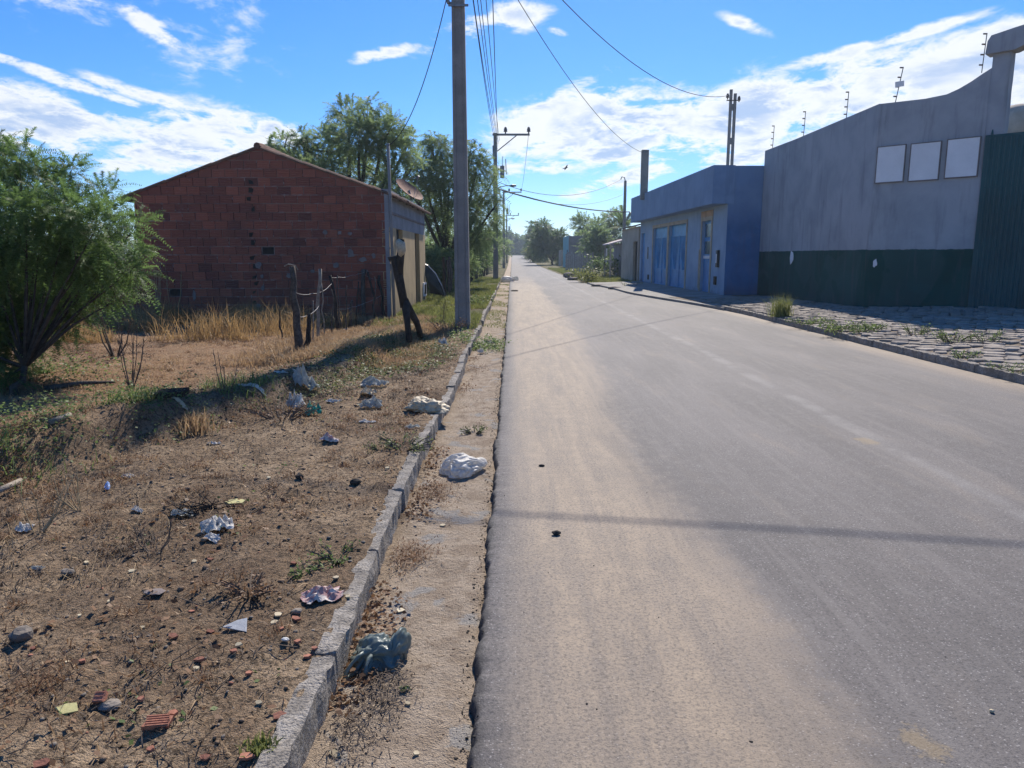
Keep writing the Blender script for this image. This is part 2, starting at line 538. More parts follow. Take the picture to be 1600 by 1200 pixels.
mat_plain('kerb_concrete', (0.44, 0.395, 0.34), (0.26, 0.23, 0.195), 11, 0.9, 1.0, 90, 0.02, fine=0.75)
mat_plain('pole_concrete', (0.27, 0.255, 0.235), (0.21, 0.20, 0.19), 2.5, 0.85, 0.4, 50, 0.004, fine=0.3)
mat_plain('paving', (0.37, 0.32, 0.27), (0.25, 0.215, 0.185), 4, 0.9, 0.6, 60, 0.01, fine=0.4, var=0.2)
mat_plain('walk_dirt', (0.26, 0.205, 0.15), (0.17, 0.13, 0.095), 6, 0.95, 0.8, 60, 0.02, fine=0.4)
mat_plain('forecourt', (0.33, 0.31, 0.28), (0.22, 0.205, 0.185), 1.5, 0.9, 0.5, 60, 0.01, fine=0.35)
mat_plain('mortar', (0.34, 0.25, 0.22), (0.12, 0.075, 0.065), 1.1, 0.95, 0.6, 90, 0.01)
mat_plain('cement_smear', (0.24, 0.20, 0.185), (0.17, 0.14, 0.13), 8, 0.9, 0.7, 60, 0.01)
mat_plain('roof_tile', (0.17, 0.085, 0.055), (0.10, 0.06, 0.045), 3, 0.9, 0.5, 50, 0.01, var=0.25)
mat_plain('grey_plaster', (0.30, 0.305, 0.31), (0.22, 0.225, 0.235), 1.3, 0.9, 0.4, 40, 0.006, fine=0.2)
mat_plain('dark_opening', (0.02, 0.017, 0.015), (0.012, 0.011, 0.010), 3)
mat_plain('wood_grey', (0.15, 0.12, 0.095), (0.07, 0.055, 0.045), 14, 0.9, 0.9, 60, 0.015, fine=0.5)
mat_plain('wood_dark', (0.055, 0.042, 0.034), (0.03, 0.024, 0.02), 10, 0.9, 0.9, 50, 0.02)
mat_plain('wood_pale', (0.36, 0.30, 0.23), (0.22, 0.18, 0.14), 14, 0.9, 0.6, 60, 0.01)
mat_plain('bark', (0.10, 0.078, 0.06), (0.05, 0.04, 0.032), 9, 0.95, 0.9, 40, 0.02, fine=0.4)
mat_plain('wire_black', (0.02, 0.02, 0.022), (0.03, 0.03, 0.03), 5, 0.6)
mat_plain('wire_grey', (0.35, 0.33, 0.31), (0.22, 0.2, 0.19), 30, 0.5, metallic=0.4)
mat_plain('metal_grey', (0.25, 0.26, 0.27), (0.16, 0.165, 0.17), 8, 0.5, metallic=0.5)
mat_plain('porcelain', (0.16, 0.12, 0.10), (0.1, 0.08, 0.07), 8, 0.35)
mat_plain('dish_rust', (0.30, 0.15, 0.10), (0.19, 0.09, 0.06), 12, 0.8)
mat_plain('black_plastic', (0.018, 0.022, 0.025), (0.03, 0.035, 0.038), 5, 0.4)
mat_plain('white_board', (0.84, 0.81, 0.79), (0.76, 0.73, 0.71), 1.2, 0.7, 0.1, 30, 0.002, fine=0.05)
mat_plain('pink_orange', (0.36, 0.16, 0.10), (0.26, 0.11, 0.07), 2)
mat_plain('cream_tank', (0.52, 0.45, 0.36), (0.40, 0.34, 0.27), 2)
mat_plain('cream_trim', (0.52, 0.43, 0.31), (0.40, 0.33, 0.24), 4)
mat_plain('orange_trim', (0.55, 0.36, 0.22), (0.42, 0.28, 0.18), 4)
mat_plain('door_blue', (0.06, 0.28, 0.56), (0.045, 0.21, 0.44), 2.5, 0.45, 0.15, 30, 0.002, fine=0.15)
mat_plain('garage_blue', (0.09, 0.36, 0.62), (0.07, 0.28, 0.50), 2.5, 0.45, 0.15, 30, 0.002, fine=0.15)
mat_plain('door_glass', (0.03, 0.08, 0.13), (0.05, 0.10, 0.15), 3, 0.2)
mat_plain('beige_wall', (0.50, 0.42, 0.33), (0.40, 0.33, 0.26), 1.2, 0.9, 0.3, 40, 0.006)
mat_plain('taupe_wall', (0.30, 0.255, 0.235), (0.23, 0.19, 0.175), 0.8, 0.9, 0.3, 40, 0.006)
mat_plain('turquoise_wall', (0.16, 0.42, 0.46), (0.12, 0.33, 0.37), 1.0, 0.85)
mat_plain('pale_picket', (0.40, 0.37, 0.33), (0.27, 0.25, 0.22), 6)
mat_plain('awning', (0.66, 0.58, 0.55), (0.5, 0.42, 0.4), 2)
mat_plain('stone', (0.26, 0.22, 0.18), (0.17, 0.145, 0.12), 9, 0.9, 0.7, 50, 0.01, var=0.3)
mat_plain('clod', (0.30, 0.205, 0.13), (0.20, 0.135, 0.085), 12, 0.95, 0.8, 120, 0.01)
mat_plain('dark_stone', (0.055, 0.045, 0.035), (0.035, 0.03, 0.025), 12, 0.9)
mat_plain('terracotta', (0.42, 0.18, 0.11), (0.32, 0.135, 0.085), 20, 0.85, 0.5, 80, 0.006, var=0.3)
mat_plain('cream_shard', (0.62, 0.52, 0.33), (0.5, 0.40, 0.25), 20, 0.6, var=0.2)
mat_plain('yellow_shard', (0.62, 0.56, 0.24), (0.5, 0.45, 0.2), 20, 0.6)
mat_plain('bluegrey_shard', (0.62, 0.61, 0.57), (0.52, 0.51, 0.48), 20, 0.5)
mat_plain('blue_scrap', (0.15, 0.32, 0.66), (0.4, 0.5, 0.7), 30, 0.5)
mat_plain('green_scrap', (0.05, 0.36, 0.24), (0.04, 0.25, 0.18), 30, 0.5)
mat_plain('pink_scrap', (0.42, 0.24, 0.22), (0.58, 0.5, 0.44), 26, 0.7, lo=.45, hi=.55)
mat_plain('straw', (0.42, 0.31, 0.17), (0.30, 0.21, 0.11), 30, 0.8, var=0.2)
mat_plain('dry_leaf', (0.20, 0.11, 0.055), (0.12, 0.065, 0.035), 25, 0.85)
mat_plain('twig', (0.19, 0.145, 0.105), (0.09, 0.066, 0.05), 18, 0.9)
mat_plain('feather_black', (0.012, 0.012, 0.014), (0.02, 0.02, 0.02), 5)
mat_film('white_film', (0.84, 0.80, 0.73), 0.42, 0.5)
mat_film('cream_film', (0.66, 0.54, 0.36), 0.2, 0.55)
mat_film('teal_film', (0.25, 0.30, 0.275), 0.38, 0.35, 0.95)
mat_film('clear_film', (0.60, 0.60, 0.55), 0.45, 0.4, 0.75)
mat_leaf('leaf_mesquite', (0.052, 0.105, 0.03), (0.15, 0.23, 0.07), 0.52, 2.2)
mat_leaf('leaf_tree', (0.085, 0.135, 0.05), (0.22, 0.29, 0.12), 0.58, 0.9)
mat_leaf('leaf_dark', (0.05, 0.09, 0.03), (0.13, 0.185, 0.07), 0.5, 0.7)
mat_leaf('leaf_weed', (0.075, 0.125, 0.03), (0.19, 0.25, 0.08), 0.4, 6)
mat_leaf('leaf_creeper', (0.07, 0.105, 0.03), (0.19, 0.21, 0.08), 0.35, 4)
mat_leaf('grass_gold', (0.22, 0.14, 0.06), (0.44, 0.29, 0.13), 0.4, 1.5)
mat_leaf('grass_dry', (0.28, 0.17, 0.09), (0.46, 0.32, 0.18), 0.35, 3)
mat_leaf('grass_green', (0.09, 0.12, 0.03), (0.24, 0.25, 0.08), 0.4, 1.2)
mat_leaf('leaf_dead', (0.13, 0.065, 0.03), (0.26, 0.15, 0.08), 0.25, 8)

# hollow brick: each block its own tone, scored face, soot and lime stains
m, N = new_mat('hollow_brick')
P = pos(N)
oi = N.n('ShaderNodeObjectInfo', out=None).outputs['Random']
ri = N.n('ShaderNodeNewGeometry', out=None).outputs['Random Per Island']
rr = N.m('FRACT', N.m('ADD', oi, ri))
ramp = N.n('ShaderNodeValToRGB', {0: rr}, out=None)
cr_ = ramp.color_ramp
cr_.elements[0].position = 0.0; cr_.elements[0].color = (0.16, 0.056, 0.042, 1)
cr_.elements[1].position = 1.0; cr_.elements[1].color = (0.34, 0.112, 0.07, 1)
for p_, c_ in ((0.02, (0.15, 0.055, 0.043, 1)), (0.05, (0.21, 0.07, 0.05, 1)), (0.5, (0.26, 0.086, 0.055, 1)), (0.8, (0.31, 0.10, 0.062, 1))):
    e_ = cr_.elements.new(p_); e_.color = c_
stn = N.sstep(N.noise(P, 0.9, 5, 0.6), 0.42, 0.72)
col = N.mix(N.m('MULTIPLY', stn, 0.45), ramp.outputs[0], (0.10, 0.055, 0.048))
col = N.mix(N.m('MULTIPLY', N.sstep(N.noise(P, 14, 5, 0.65), 0.58, 0.72), 0.35), col, (0.30, 0.22, 0.19))
out(N, psh(N, col, 0.9, bump(N, N.noise(P, 60, 4), 0.5, 0.006), spec=0.2))


def wall_mat(name, top, low, split, top2=None, stain=(0.16, 0.13, 0.11), zs=(0.1, 0.7), streak=0.35, soft=0.008):
    """painted plaster, dado colour below split height, rain streaks and splash dirt"""
    m, N = new_mat(name)
    P = pos(N)
    sp = N.n('ShaderNodeSeparateXYZ', {0: P}, out=None)
    Z = sp.outputs[2]
    top2 = top2 or tuple(x * 0.8 for x in top)
    a = N.sstep(N.noise(P, 1.1, 6, 0.6, 0.4), 0.35, 0.68)
    c = N.mix(a, top, top2)
    if low:
        zz = N.m('ADD', Z, N.m('MULTIPLY', N.m('SUBTRACT', N.noise(P, 7, 5, 0.7), 0.5), 0.07))
        lw = N.mix(a, low, tuple(x * 0.75 for x in low))
        c = N.mix(N.sstep(zz, split + soft, split - soft), c, lw)
    Ps = N.n('ShaderNodeVectorMath', {0: P, 1: (3.0, 3.0, 0.35)}, operation='MULTIPLY')
    s = N.m('MULTIPLY', N.sstep(N.noise(Ps, 1.6, 6, 0.65), 0.50, 0.74), streak)
    c = N.mix(s, c, tuple(x * 0.5 for x in top2) if not low else (0.10, 0.10, 0.105))
    rp = N.sstep(N.noise(P, 0.7, 2, 0.4, 0.8), 0.54, 0.57)
    c = N.mix(N.m('MULTIPLY', rp, 0.05), c, tuple(min(1, x * 1.5) for x in top) if not low else (0.30, 0.33, 0.35))
    d = N.m('MULTIPLY', N.sstep(N.m('ADD', Z, N.m('MULTIPLY', N.noise(P, 2.5, 5), 0.7)), zs[1] + 0.35, zs[0] + 0.3), 0.6)
    c = N.mix(d, c, stain)
    hgt = N.m('ADD', N.noise(P, 3.0, 4), N.m('MULTIPLY', N.noise(P, 45, 4), 0.25))
    out(N, psh(N, c, 0.85, bump(N, hgt, 0.35, 0.02), spec=0.25))
    return m


wall_mat('compound_wall', (0.40, 0.40, 0.41), (0.010, 0.072, 0.062), 1.70, (0.31, 0.32, 0.335), stain=(0.022, 0.045, 0.042), zs=(0.0, 0.5), streak=0.4)
wall_mat('blue_upper', (0.23, 0.325, 0.45), None, 0, (0.185, 0.27, 0.385), zs=(-9, -8))
wall_mat('blue_side', (0.055, 0.15, 0.38), None, 0, (0.045, 0.125, 0.32), stain=(0.09, 0.10, 0.13), zs=(0.1, 0.8), streak=0.2)
wall_mat('blue_front', (0.32, 0.42, 0.52), None, 0, (0.26, 0.35, 0.46), stain=(0.16, 0.15, 0.16), zs=(0.1, 0.4))
wall_mat('cream_facade', (0.50, 0.37, 0.20), None, 0, (0.40, 0.29, 0.16), stain=(0.10, 0.08, 0.06), zs=(0.1, 0.6))

m, N = new_mat('corrugated_green')
P = pos(N)
c = N.mix(N.sstep(N.noise(P, 1.2, 5), 0.35, 0.65), (0.008, 0.078, 0.085), (0.006, 0.058, 0.064))
out(N, psh(N, c, 0.5, bump(N, N.noise(P, 30, 3), 0.1, 0.004), 0.0, 0.4))


# ------------------------------------------------------------------ ground, road, pavement
def geo_steps(a, b, n, k=2.2):
    t = np.linspace(0, 1, n) ** k
    return a + (b - a) * t


def grid_mesh(name, X, Y, Z, mat, loc=(0, 0, 0), smooth=True):
    ny, nx = X.shape
    V = np.stack([X, Y, Z], -1).reshape(-1, 3)
    i = (np.arange(ny - 1)[:, None] * nx + np.arange(nx - 1)[None, :]).ravel()
    F = np.stack([i, i + 1, i + nx + 1, i + nx], -1)
    return mk(name, V, F, mat, None, Vector(loc), smooth)


xs = np.unique(np.round(np.concatenate([-geo_steps(12, 900, 26)[::-1], np.arange(-12, -5, 0.12), np.arange(-5, -0.9, 0.035), np.arange(-0.9, 0.0, 0.02),
                     np.array([0.05, 0.5, 3.0]), np.arange(3.7, 6.7, 0.15), np.arange(7, 18, 0.5), geo_steps(18, 900, 24)]), 4))
ys = np.unique(np.round(np.concatenate([np.array([-60, -20, -6, -2, 0, 0.8]), np.arange(1.2, 9, 0.035), np.arange(9, 20, 0.08), np.arange(20, 46, 0.3),
                     np.arange(46, 262, 4.0), geo_steps(265, 1600, 16)]), 4))
XX, YY = np.meshgrid(xs, ys)
g = grid_mesh('ground', XX, YY, gz(XX, YY), M['ground'])
tag(g, kind='structure')

ys = np.unique(np.round(np.concatenate([np.array([-30, -8, -2, 0.5]), np.arange(1, 7, 0.018), np.arange(7, 24, 0.045), np.arange(24, 60, 0.4), np.arange(60, 420, 5.0)]), 4))
jl = LEFT_EDGE + fbm(ys * 3.0, ys * 0, 31, 4) * 0.05 + fbm(ys * 14, ys * 0, 33, 4, .65) * 0.045
re_ = road_r(ys) + fbm(ys * 0.8, ys * 0, 35, 3) * 0.12 * ss(ys, 30, 42)
cols = [jl - 0.016, jl - 0.006, jl + 0.004, jl + 0.014, jl + 0.12]
zc = [-0.07, -0.012, 0.019, 0.0265, 0.027]
for t in np.linspace(0.06, 1, 12):
    cols.append(jl + (re_ - jl) * t); zc.append(0.027)
RX = np.stack(cols, -1)
RY = np.repeat(ys[:, None], len(cols), 1)
RY = RY + 0
RZ = np.array(zc)[None, :] + base(RY) + fbm(RX * 1.1, RY * 0.7, 41, 3) * 0.012
RZ[:, 1:4] += (fbm(RX * 40, RY * 40, 45, 3) * 0.014)[:, 1:4]
RZ[:, -1] = RZ[:, -2]
road = grid_mesh('road', RX, RY, RZ, M['asphalt'])
tag(road, kind='structure')


def rough_box(lx, ly, lz, nx, ny, nz, amp, seed, freq=9.0):
    """subdivided block with worn faces, centred in x and y, standing on z = 0"""
    import bmesh
    bm = bmesh.new()
    vs = {}
    def vert(i, j, k):
        key = (i, j, k)
        if key not in vs:
            vs[key] = bm.verts.new(((i / nx - .5) * lx, (j / ny - .5) * ly, k / nz * lz))
        return vs[key]
    def face(a): bm.faces.new([vert(*q) for q in a])
    for i in range(nx):
        for j in range(ny):
            face([(i, j, 0), (i, j + 1, 0), (i + 1, j + 1, 0), (i + 1, j, 0)])
            face([(i, j, nz), (i + 1, j, nz), (i + 1, j + 1, nz), (i, j + 1, nz)])
    for i in range(nx):
        for k in range(nz):
            face([(i, 0, k), (i + 1, 0, k), (i + 1, 0, k + 1), (i, 0, k + 1)])
            face([(i, ny, k), (i, ny, k + 1), (i + 1, ny, k + 1), (i + 1, ny, k)])
    for j in range(ny):
        for k in range(nz):
            face([(0, j, k), (0, j, k + 1), (0, j + 1, k + 1), (0, j + 1, k)])
            face([(nx, j, k), (nx, j + 1, k), (nx, j + 1, k + 1), (nx, j, k + 1)])
    V = np.array([v.co[:] for v in bm.verts])
    bm.verts.index_update()
    F = [tuple(v.index for v in f.verts) for f in bm.faces]
    bm.free()
    n = lambda s: fbm(V[:, 0] * freq + V[:, 2] * freq * .7 + s * 7.1, V[:, 1] * freq - V[:, 2] * freq * .6 + s * 3.3, seed + s, 3)
    e = np.stack([n(1), n(2), n(3)], -1) * amp * 2
    # round the arrises a little
    c = np.stack([np.abs(V[:, 0]) / (lx / 2), np.abs(V[:, 1]) / (ly / 2), np.clip(V[:, 2] / lz, 0, 1)], -1)
    near = (c > 0.999).sum(1)
    V = V + e
    V[near >= 2] *= np.array([0.995, 0.97, 0.99])
    return V, F


def kerb(name, spans, edge_fn, inner, w, h, seed):
    root = bpy.data.objects.new(name, None)
    C.objects.link(root); OFF[root.name] = Vector((0, 0, 0)); root['kind'] = 'structure'
    rnd = random.Random(seed)
    variants = []
    for k in range(5):
        V, F = rough_box(w, 0.93, h + 0.12, 4, 26, 4, 0.017, seed + k * 5, 14.0)
        variants.append(mesh_data('kerb_stone', V, F, M['kerb_concrete'], False))
    for (y0, y1) in spans:
        y = y0
        while y < y1:
            L = rnd.uniform(0.85, 1.0)
            o = bpy.data.objects.new('kerb_stone', rnd.choice(variants))
            xa, xb = float(edge_fn(y)), float(edge_fn(y + L))
            o.location = ((xa + xb) / 2 + inner + rnd.uniform(-.006, .006), y + L / 2, float(base(y)) - 0.10 + rnd.uniform(-.006, .006))
            o.rotation_euler = (rnd.uniform(-.01, .01), rnd.uniform(-.03, .03), -math.atan2(xb - xa, L) + rnd.uniform(-.012, .012))
            o.scale = (1, L / 0.932, 1)
            o.parent = root
            C.objects.link(o)
            y += L
    return root


kerb('kerb', [(0.6, 15.0), (16.6, 23.2), (25.2, 31), (34, 41)], kerb_x, -0.045, 0.080, 0.094, 11)
kerb('kerb', [(3.0, 20.8)], lambda y: road_r(y) , 0.075, 0.14, 0.115, 77)

# right-hand footway: dirt bed with irregular cut stones
ys = np.arange(3, 26.2, 0.2)
tt = np.linspace(0, 1, 26)
e0 = road_r(ys) + 0.14
XX = e0[:, None] + (11.5 - e0[:, None]) * tt[None, :]
YY = np.repeat(ys[:, None], len(tt), 1)
tag(grid_mesh('pavement', XX, YY, walk_z(XX, YY) - 0.012 + fbm(XX * 3, YY * 3, 51, 3) * 0.03, M['walk_dirt']), kind='structure')
walk = bpy.data.objects['pavement']; OFF['pavement'] = Vector((0, 0, 0))
sv = []
for k in range(12):
    r_ = random.Random(k)
    n = r_.choice([4, 4, 5, 5, 6])
    a0 = r_.uniform(0, 1)
    pts = []
    for i in range(n):
        a = 2 * math.pi * (i + r_.uniform(-.22, .22)) / n + a0
        rad = r_.uniform(0.86, 1.12)
        q = max(abs(math.cos(a)), abs(math.sin(a)))
        pts.append((math.cos(a) / q ** .6 * 0.135 * rad, math.sin(a) / q ** .6 * 0.105 * rad))
    vs = [(x, y, -0.04) for x, y in pts] + [(x, y, 0.010 + r_.uniform(-.004, .004)) for x, y in pts] + [(x * .88, y * .88, 0.018 + r_.uniform(-.004, .004)) for x, y in pts]
    fs = [tuple(range(2 * n, 3 * n))]
    for i in range(n):
        j = (i + 1) % n
        fs += [(i, j, n + j, n + i), (n + i, n + j, 2 * n + j, 2 * n + i)]
    sv.append((vs, fs, mesh_data('paving_stone', vs, fs, M['paving'])))
cells = []
yy = 6.0; row = 0
while yy < 24.5:
    xx = 6.36 + (row % 2) * 0.13
    while xx < 10.6:
        if xx > road_r(yy) + 0.2:
            inside = xx < 8.5 or (yy < 18.0 - (xx - 8.6) * 1.04)
            if inside and xx / yy < 0.75 and random.random() > 0.07:
                cells.append((math.hypot(xx, yy), xx + random.uniform(-.02, .02), yy + random.uniform(-.02, .02)))
        xx += 0.255
    yy += 0.20; row += 1
cells.sort()
rest = MB()
for i, (d_, x, y) in enumerate(cells):
    k = random.randrange(12)
    z = float(walk_z(x, y)) + random.uniform(-.006, .008)
    a = random.choice([0, math.pi]) + random.uniform(-.15, .15)
    sc = random.uniform(1.0, 1.14)
    if i < 300:
        o = bpy.data.objects.new('paving_stone', sv[k][2])
        o.location = (x, y, z); o.rotation_euler = (random.uniform(-.03, .03), random.uniform(-.03, .03), a); o.scale = (sc, sc, 1)
        o.parent = walk; C.objects.link(o)
    else:
        ca, sa = math.cos(a), math.sin(a)
        rest.add([(x + (vx * ca - vy * sa) * sc, y + (vx * sa + vy * ca) * sc, z + vz) for vx, vy, vz in sv[k][0]], sv[k][1])
tag(rest.build('paving_stone', M['paving'], walk), kind='stuff')
# concrete forecourt in front of the blue building
fc = MB()
ya = np.arange(20.9, 41.3, 0.5)
for a, b in zip(ya, ya[1:]):
    xa, xb = float(road_r(a)) - 0.05, float(road_r(b)) - 0.05
    za, zb = 0.10, 0.10
    fc.add([(xa, a, -.05), (xa, a, za), (7.6, a, .20), (7.6, a, -.1), (xb, b, -.05), (xb, b, zb), (7.6, b, .20), (7.6, b, -.1)],
           [(0, 1, 5, 4), (1, 2, 6, 5)] + ([(0, 3, 2, 1)] if a == ya[0] else []) + ([(4, 5, 6, 7)] if b == ya[-1] else []))
tag(fc.build('forecourt', M['forecourt'], loc=Vector((0, 0, 0))), kind='structure')

# ------------------------------------------------------------------ brick house on the left
HX, HY = -2.80, 17.10
HW = 5.75
HZ = 0.04
house = empty('brick_house', (HX, HY, HZ), 'bare red hollow brick gable house with cream street front beside the concrete pole', 'house')
EAVE, RIDGE_Z = 2.92, 3.92
xm = HX - HW / 2
BW, BH, BD, JT = 0.292, 0.19, 0.09, 0.014


def gable_z(x):
    return RIDGE_Z - (RIDGE_Z - EAVE) * abs(x - xm) / (HW / 2)


# scored brick, three grooves along its face
pr = [(0.0, 0.0)]
for gk in (0.22, 0.5, 0.78):
    zc_ = gk * (BH - JT)
    pr += [(0.0, zc_ - .008), (0.006, zc_ - .005), (0.006, zc_ + .005), (0.0, zc_ + .008)]
pr += [(0.0, BH - JT), (BD, BH - JT), (BD, 0.0)]
L = BW - JT
bvs = [(-L / 2, y, z) for y, z in pr] + [(L / 2, y, z) for y, z in pr]
n_ = len(pr)
bfs = [tuple(range(n_)), tuple(range(2 * n_ - 1, n_ - 1, -1))] + [(i, n_ + i, n_ + (i + 1) % n_, (i + 1) % n_) for i in range(n_)]
brick_me = mesh_data('brick', bvs, bfs, M['hollow_brick'])


def clip(poly, f):
    o = []
    for i in range(len(poly)):
        a, b = poly[i], poly[(i + 1) % len(poly)]
        fa, fb = f(a), f(b)
        if fa >= 0: o.append(a)
        if (fa >= 0) != (fb >= 0):
            t = fa / (fa - fb)
            o.append((a[0] + (b[0] - a[0]) * t, a[1] + (b[1] - a[1]) * t))
    return o


places = []; cut = []
row = 0; z = HZ + 0.02
holes = [(-6, 14), (2, 2)]
r_ = random.Random(5)
while z < RIDGE_Z:
    x = HX - (0 if row % 2 == 0 else BW / 2)
    first = True
    x0 = HX
    while x0 > HX - HW + 0.03:
        w = BW if not (first and row % 2) else BW / 2
        x1 = max(x0 - w, HX - HW)
        a, b = x1 + JT / 2, x0 - JT / 2
        zt = min(gable_z(a), gable_z(b))
        if z + BH - JT < zt - 0.02 and abs((b - a) - L) < 0.01:
            places.append((0.5 * (a + b), z))
        else:
            sl = (RIDGE_Z - EAVE) / (HW / 2)
            p = [(a, z), (b, z), (b, z + BH - JT), (a, z + BH - JT)]
            p = clip(p, lambda q: RIDGE_Z - sl * (q[0] - xm) - q[1])
            p = clip(p, lambda q: RIDGE_Z + sl * (q[0] - xm) - q[1]) if len(p) > 2 else p
            if len(p) > 2: cut.append(p)
        x0 = x1; first = False
    z += BH; row += 1
vis = [p for p in places]
# the ones hidden behind the bush at the left end go last
vis.sort(key=lambda p: (p[0] < HX - HW + 0.9 and p[1] < 2.2))
others = MB()
gaps = MB()
cnt = 0
for (x, z) in vis:
    if r_.random() < 0.006:
        gaps.box(x - L / 2 + .01, x + L / 2 - .01, HY + .001, HY + .004, z + .01, z + BH - JT - .01)
        continue
    dy_ = r_.uniform(-.004, .004)
    if cnt < 270:
        o = bpy.data.objects.new('brick', brick_me)
        o.location = (x - HX + r_.uniform(-.004, .004), -0.016 + dy_, z - HZ + r_.uniform(-.003, .003)); o.rotation_euler = (0, r_.uniform(-.012, .012), r_.uniform(-.01, .01))
        o.parent = house; C.objects.link(o); cnt += 1
    else:
        others.add([(x + vx, HY - .016 + dy_ + vy, z + vz) for vx, vy, vz in bvs], bfs)
for p in cut:
    poly = [(q[0], HY - .016, q[1]) for q in p]
    if cnt < 299:
        mk('brick', *(lambda b: (b.v, b.f))(MB().prism(poly, (0, BD, 0))), M['hollow_brick'], house); cnt += 1
    else:
        others.prism(poly, (0, BD, 0))
if others.v: tag(others.build('brick', M['hollow_brick'], house), kind='stuff')
# wall bedding behind the bricks
wl = MB()
wl.prism([(HX - HW, HY + .004, -0.1), (HX, HY + .004, -0.1), (HX, HY + .004, EAVE), (xm, HY + .004, RIDGE_Z), (HX - HW, HY + .004, EAVE)], (0, .15, 0))
wl.prism([(HX - HW, HY + 6.8, -0.1), (HX, HY + 6.8, -0.1), (HX, HY + 6.8, EAVE), (xm, HY + 6.8, RIDGE_Z), (HX - HW, HY + 6.8, EAVE)], (0, .12, 0))
wl.box(HX - HW, HX - HW + .15, HY + .16, HY + 6.79, -.1, EAVE - .02)
wl.build('wall', M['mortar'], house)
for k in range(17):
    zz_ = HZ + .05 + k * BH + r_.uniform(-.02, .04)
    if r_.random() < .3: continue
    xg = -5.94 + r_.uniform(-.05, .05)
    gaps.prism([(xg, HY - .022, zz_), (xg + r_.uniform(.05, .12), HY - .022, zz_ + r_.uniform(-.02, .02)), (xg + r_.uniform(.05, .12), HY - .022, zz_ + r_.uniform(.05, .14)), (xg + r_.uniform(-.02, .02), HY - .022, zz_ + r_.uniform(.05, .12))], (0, .005, 0))
tag(gaps.build('mortar_gap', M['dark_opening'], house), kind='stuff')


sq = MB()
for (x, z) in vis:
    for _ in range(2):
        if r_.random() < .55:
            horiz = r_.random() < .7
            a = x + r_.uniform(-L / 2, L / 2) if horiz else x + L / 2 + JT / 2
            b = z - JT / 2 if horiz else z + r_.uniform(0, BH)
            lx_, lz_ = (r_.uniform(.02, .09), r_.uniform(.008, .016)) if horiz else (r_.uniform(.008, .014), r_.uniform(.02, .06))
            if b + lz_ > gable_z(a) - .06 or a + lx_ > HX - .03 or a - lx_ < HX - HW + .03: continue
            sq.prism([(a - lx_, HY - .021, b), (a - lx_ * .4, HY - .023, b - lz_ * r_.uniform(.6, 1)), (a + lx_ * .5, HY - .023, b - lz_ * .8), (a + lx_, HY - .021, b), (a + lx_ * .4, HY - .023, b + lz_ * r_.uniform(.4, 1)), (a - lx_ * .5, HY - .023, b + lz_ * .7)], (0, .012, 0))
tag(sq.build('squeezed_mortar', M['mortar'], house), kind='stuff')


def patch(px, py, rx, rz, plane_y, mat, parent, name='plaster_patch', seed=0):
    c = at_depth(px, py, plane_y)
    rr_ = random.Random(seed)
    pts = []
    for i in range(11):
        a = 2 * math.pi * i / 11
        k = rr_.uniform(.6, 1.15)
        pts.append((c.x + math.cos(a) * rx * k, plane_y - .028, c.z + math.sin(a) * rz * k))
    return MB().prism(pts, (0, .012, 0)).build(name, mat, parent)


for i, (px, py, rx, rz) in enumerate([(508, 363, .055, .06), (531, 364, .05, .05), (547, 365, .05, .05), (548, 396, .09, .11), (568, 405, .10, .07), (584, 400, .05, .06),
                                      (404, 414, .08, .09), (410, 432, .05, .06), (411, 450, .05, .07), (604, 362, .09, .07), (606, 388, .07, .07), (609, 418, .06, .09),
                                      (525, 414, .08, .07), (304, 462, .05, .13), (403, 478, .12, .05), (452, 430, .07, .06), (489, 424, .06, .05), (570, 424, .09, .04)]):
    patch(px, py, rx, rz, HY, M['cement_smear'], house, seed=i)
# street front: x = HX plane, cream below 2.2 m, bare grey render above
fw = MB()
T = 0.16
zc_ = 2.2
for (a, b) in ((HY - .012, 18.1), (19.15, 21.5), (22.55, 24.0)):
    fw.box(HX - T, HX + .012, a, b, -.1, zc_, 0)
fw.box(HX - T, HX + .012, 18.1, 19.15, -.1, 1.02, 0)
fw.box(HX - T, HX + .010, HY - .010, 24.0, zc_ + .0005, EAVE + .12, 1)
fw.build('front_wall', [M['cream_facade'], M['grey_plaster']], house)
MB().box(HX + .011, HX + .035, HY, 23.98, 2.50, 2.55).build('ledge', M['cement_smear'], house)
MB().box(HX - .12, HX - .09, 18.08, 19.17, 1.0, 2.2).build('window', M['dark_opening'], house)
MB().box(HX - .14, HX - .10, 21.48, 22.57, 0.0, 2.2).build('door', M['wood_dark'], house)
mbx = MB().box(HX + .013, HX + .05, 23.2, 23.9, .30, .72).build('meter_box', M['white_board'], house)
MB().box(HX + .051, HX + .054, 23.3, 23.8, .36, .66).build('meter_door', M['dark_opening'], mbx)
# grey render strip down the brick corner, as on the photograph
MB().box(HX - .085, HX + .004, HY - .032, HY - .018, 0.0, 2.95).build('corner_strip', M['grey_plaster'], house)
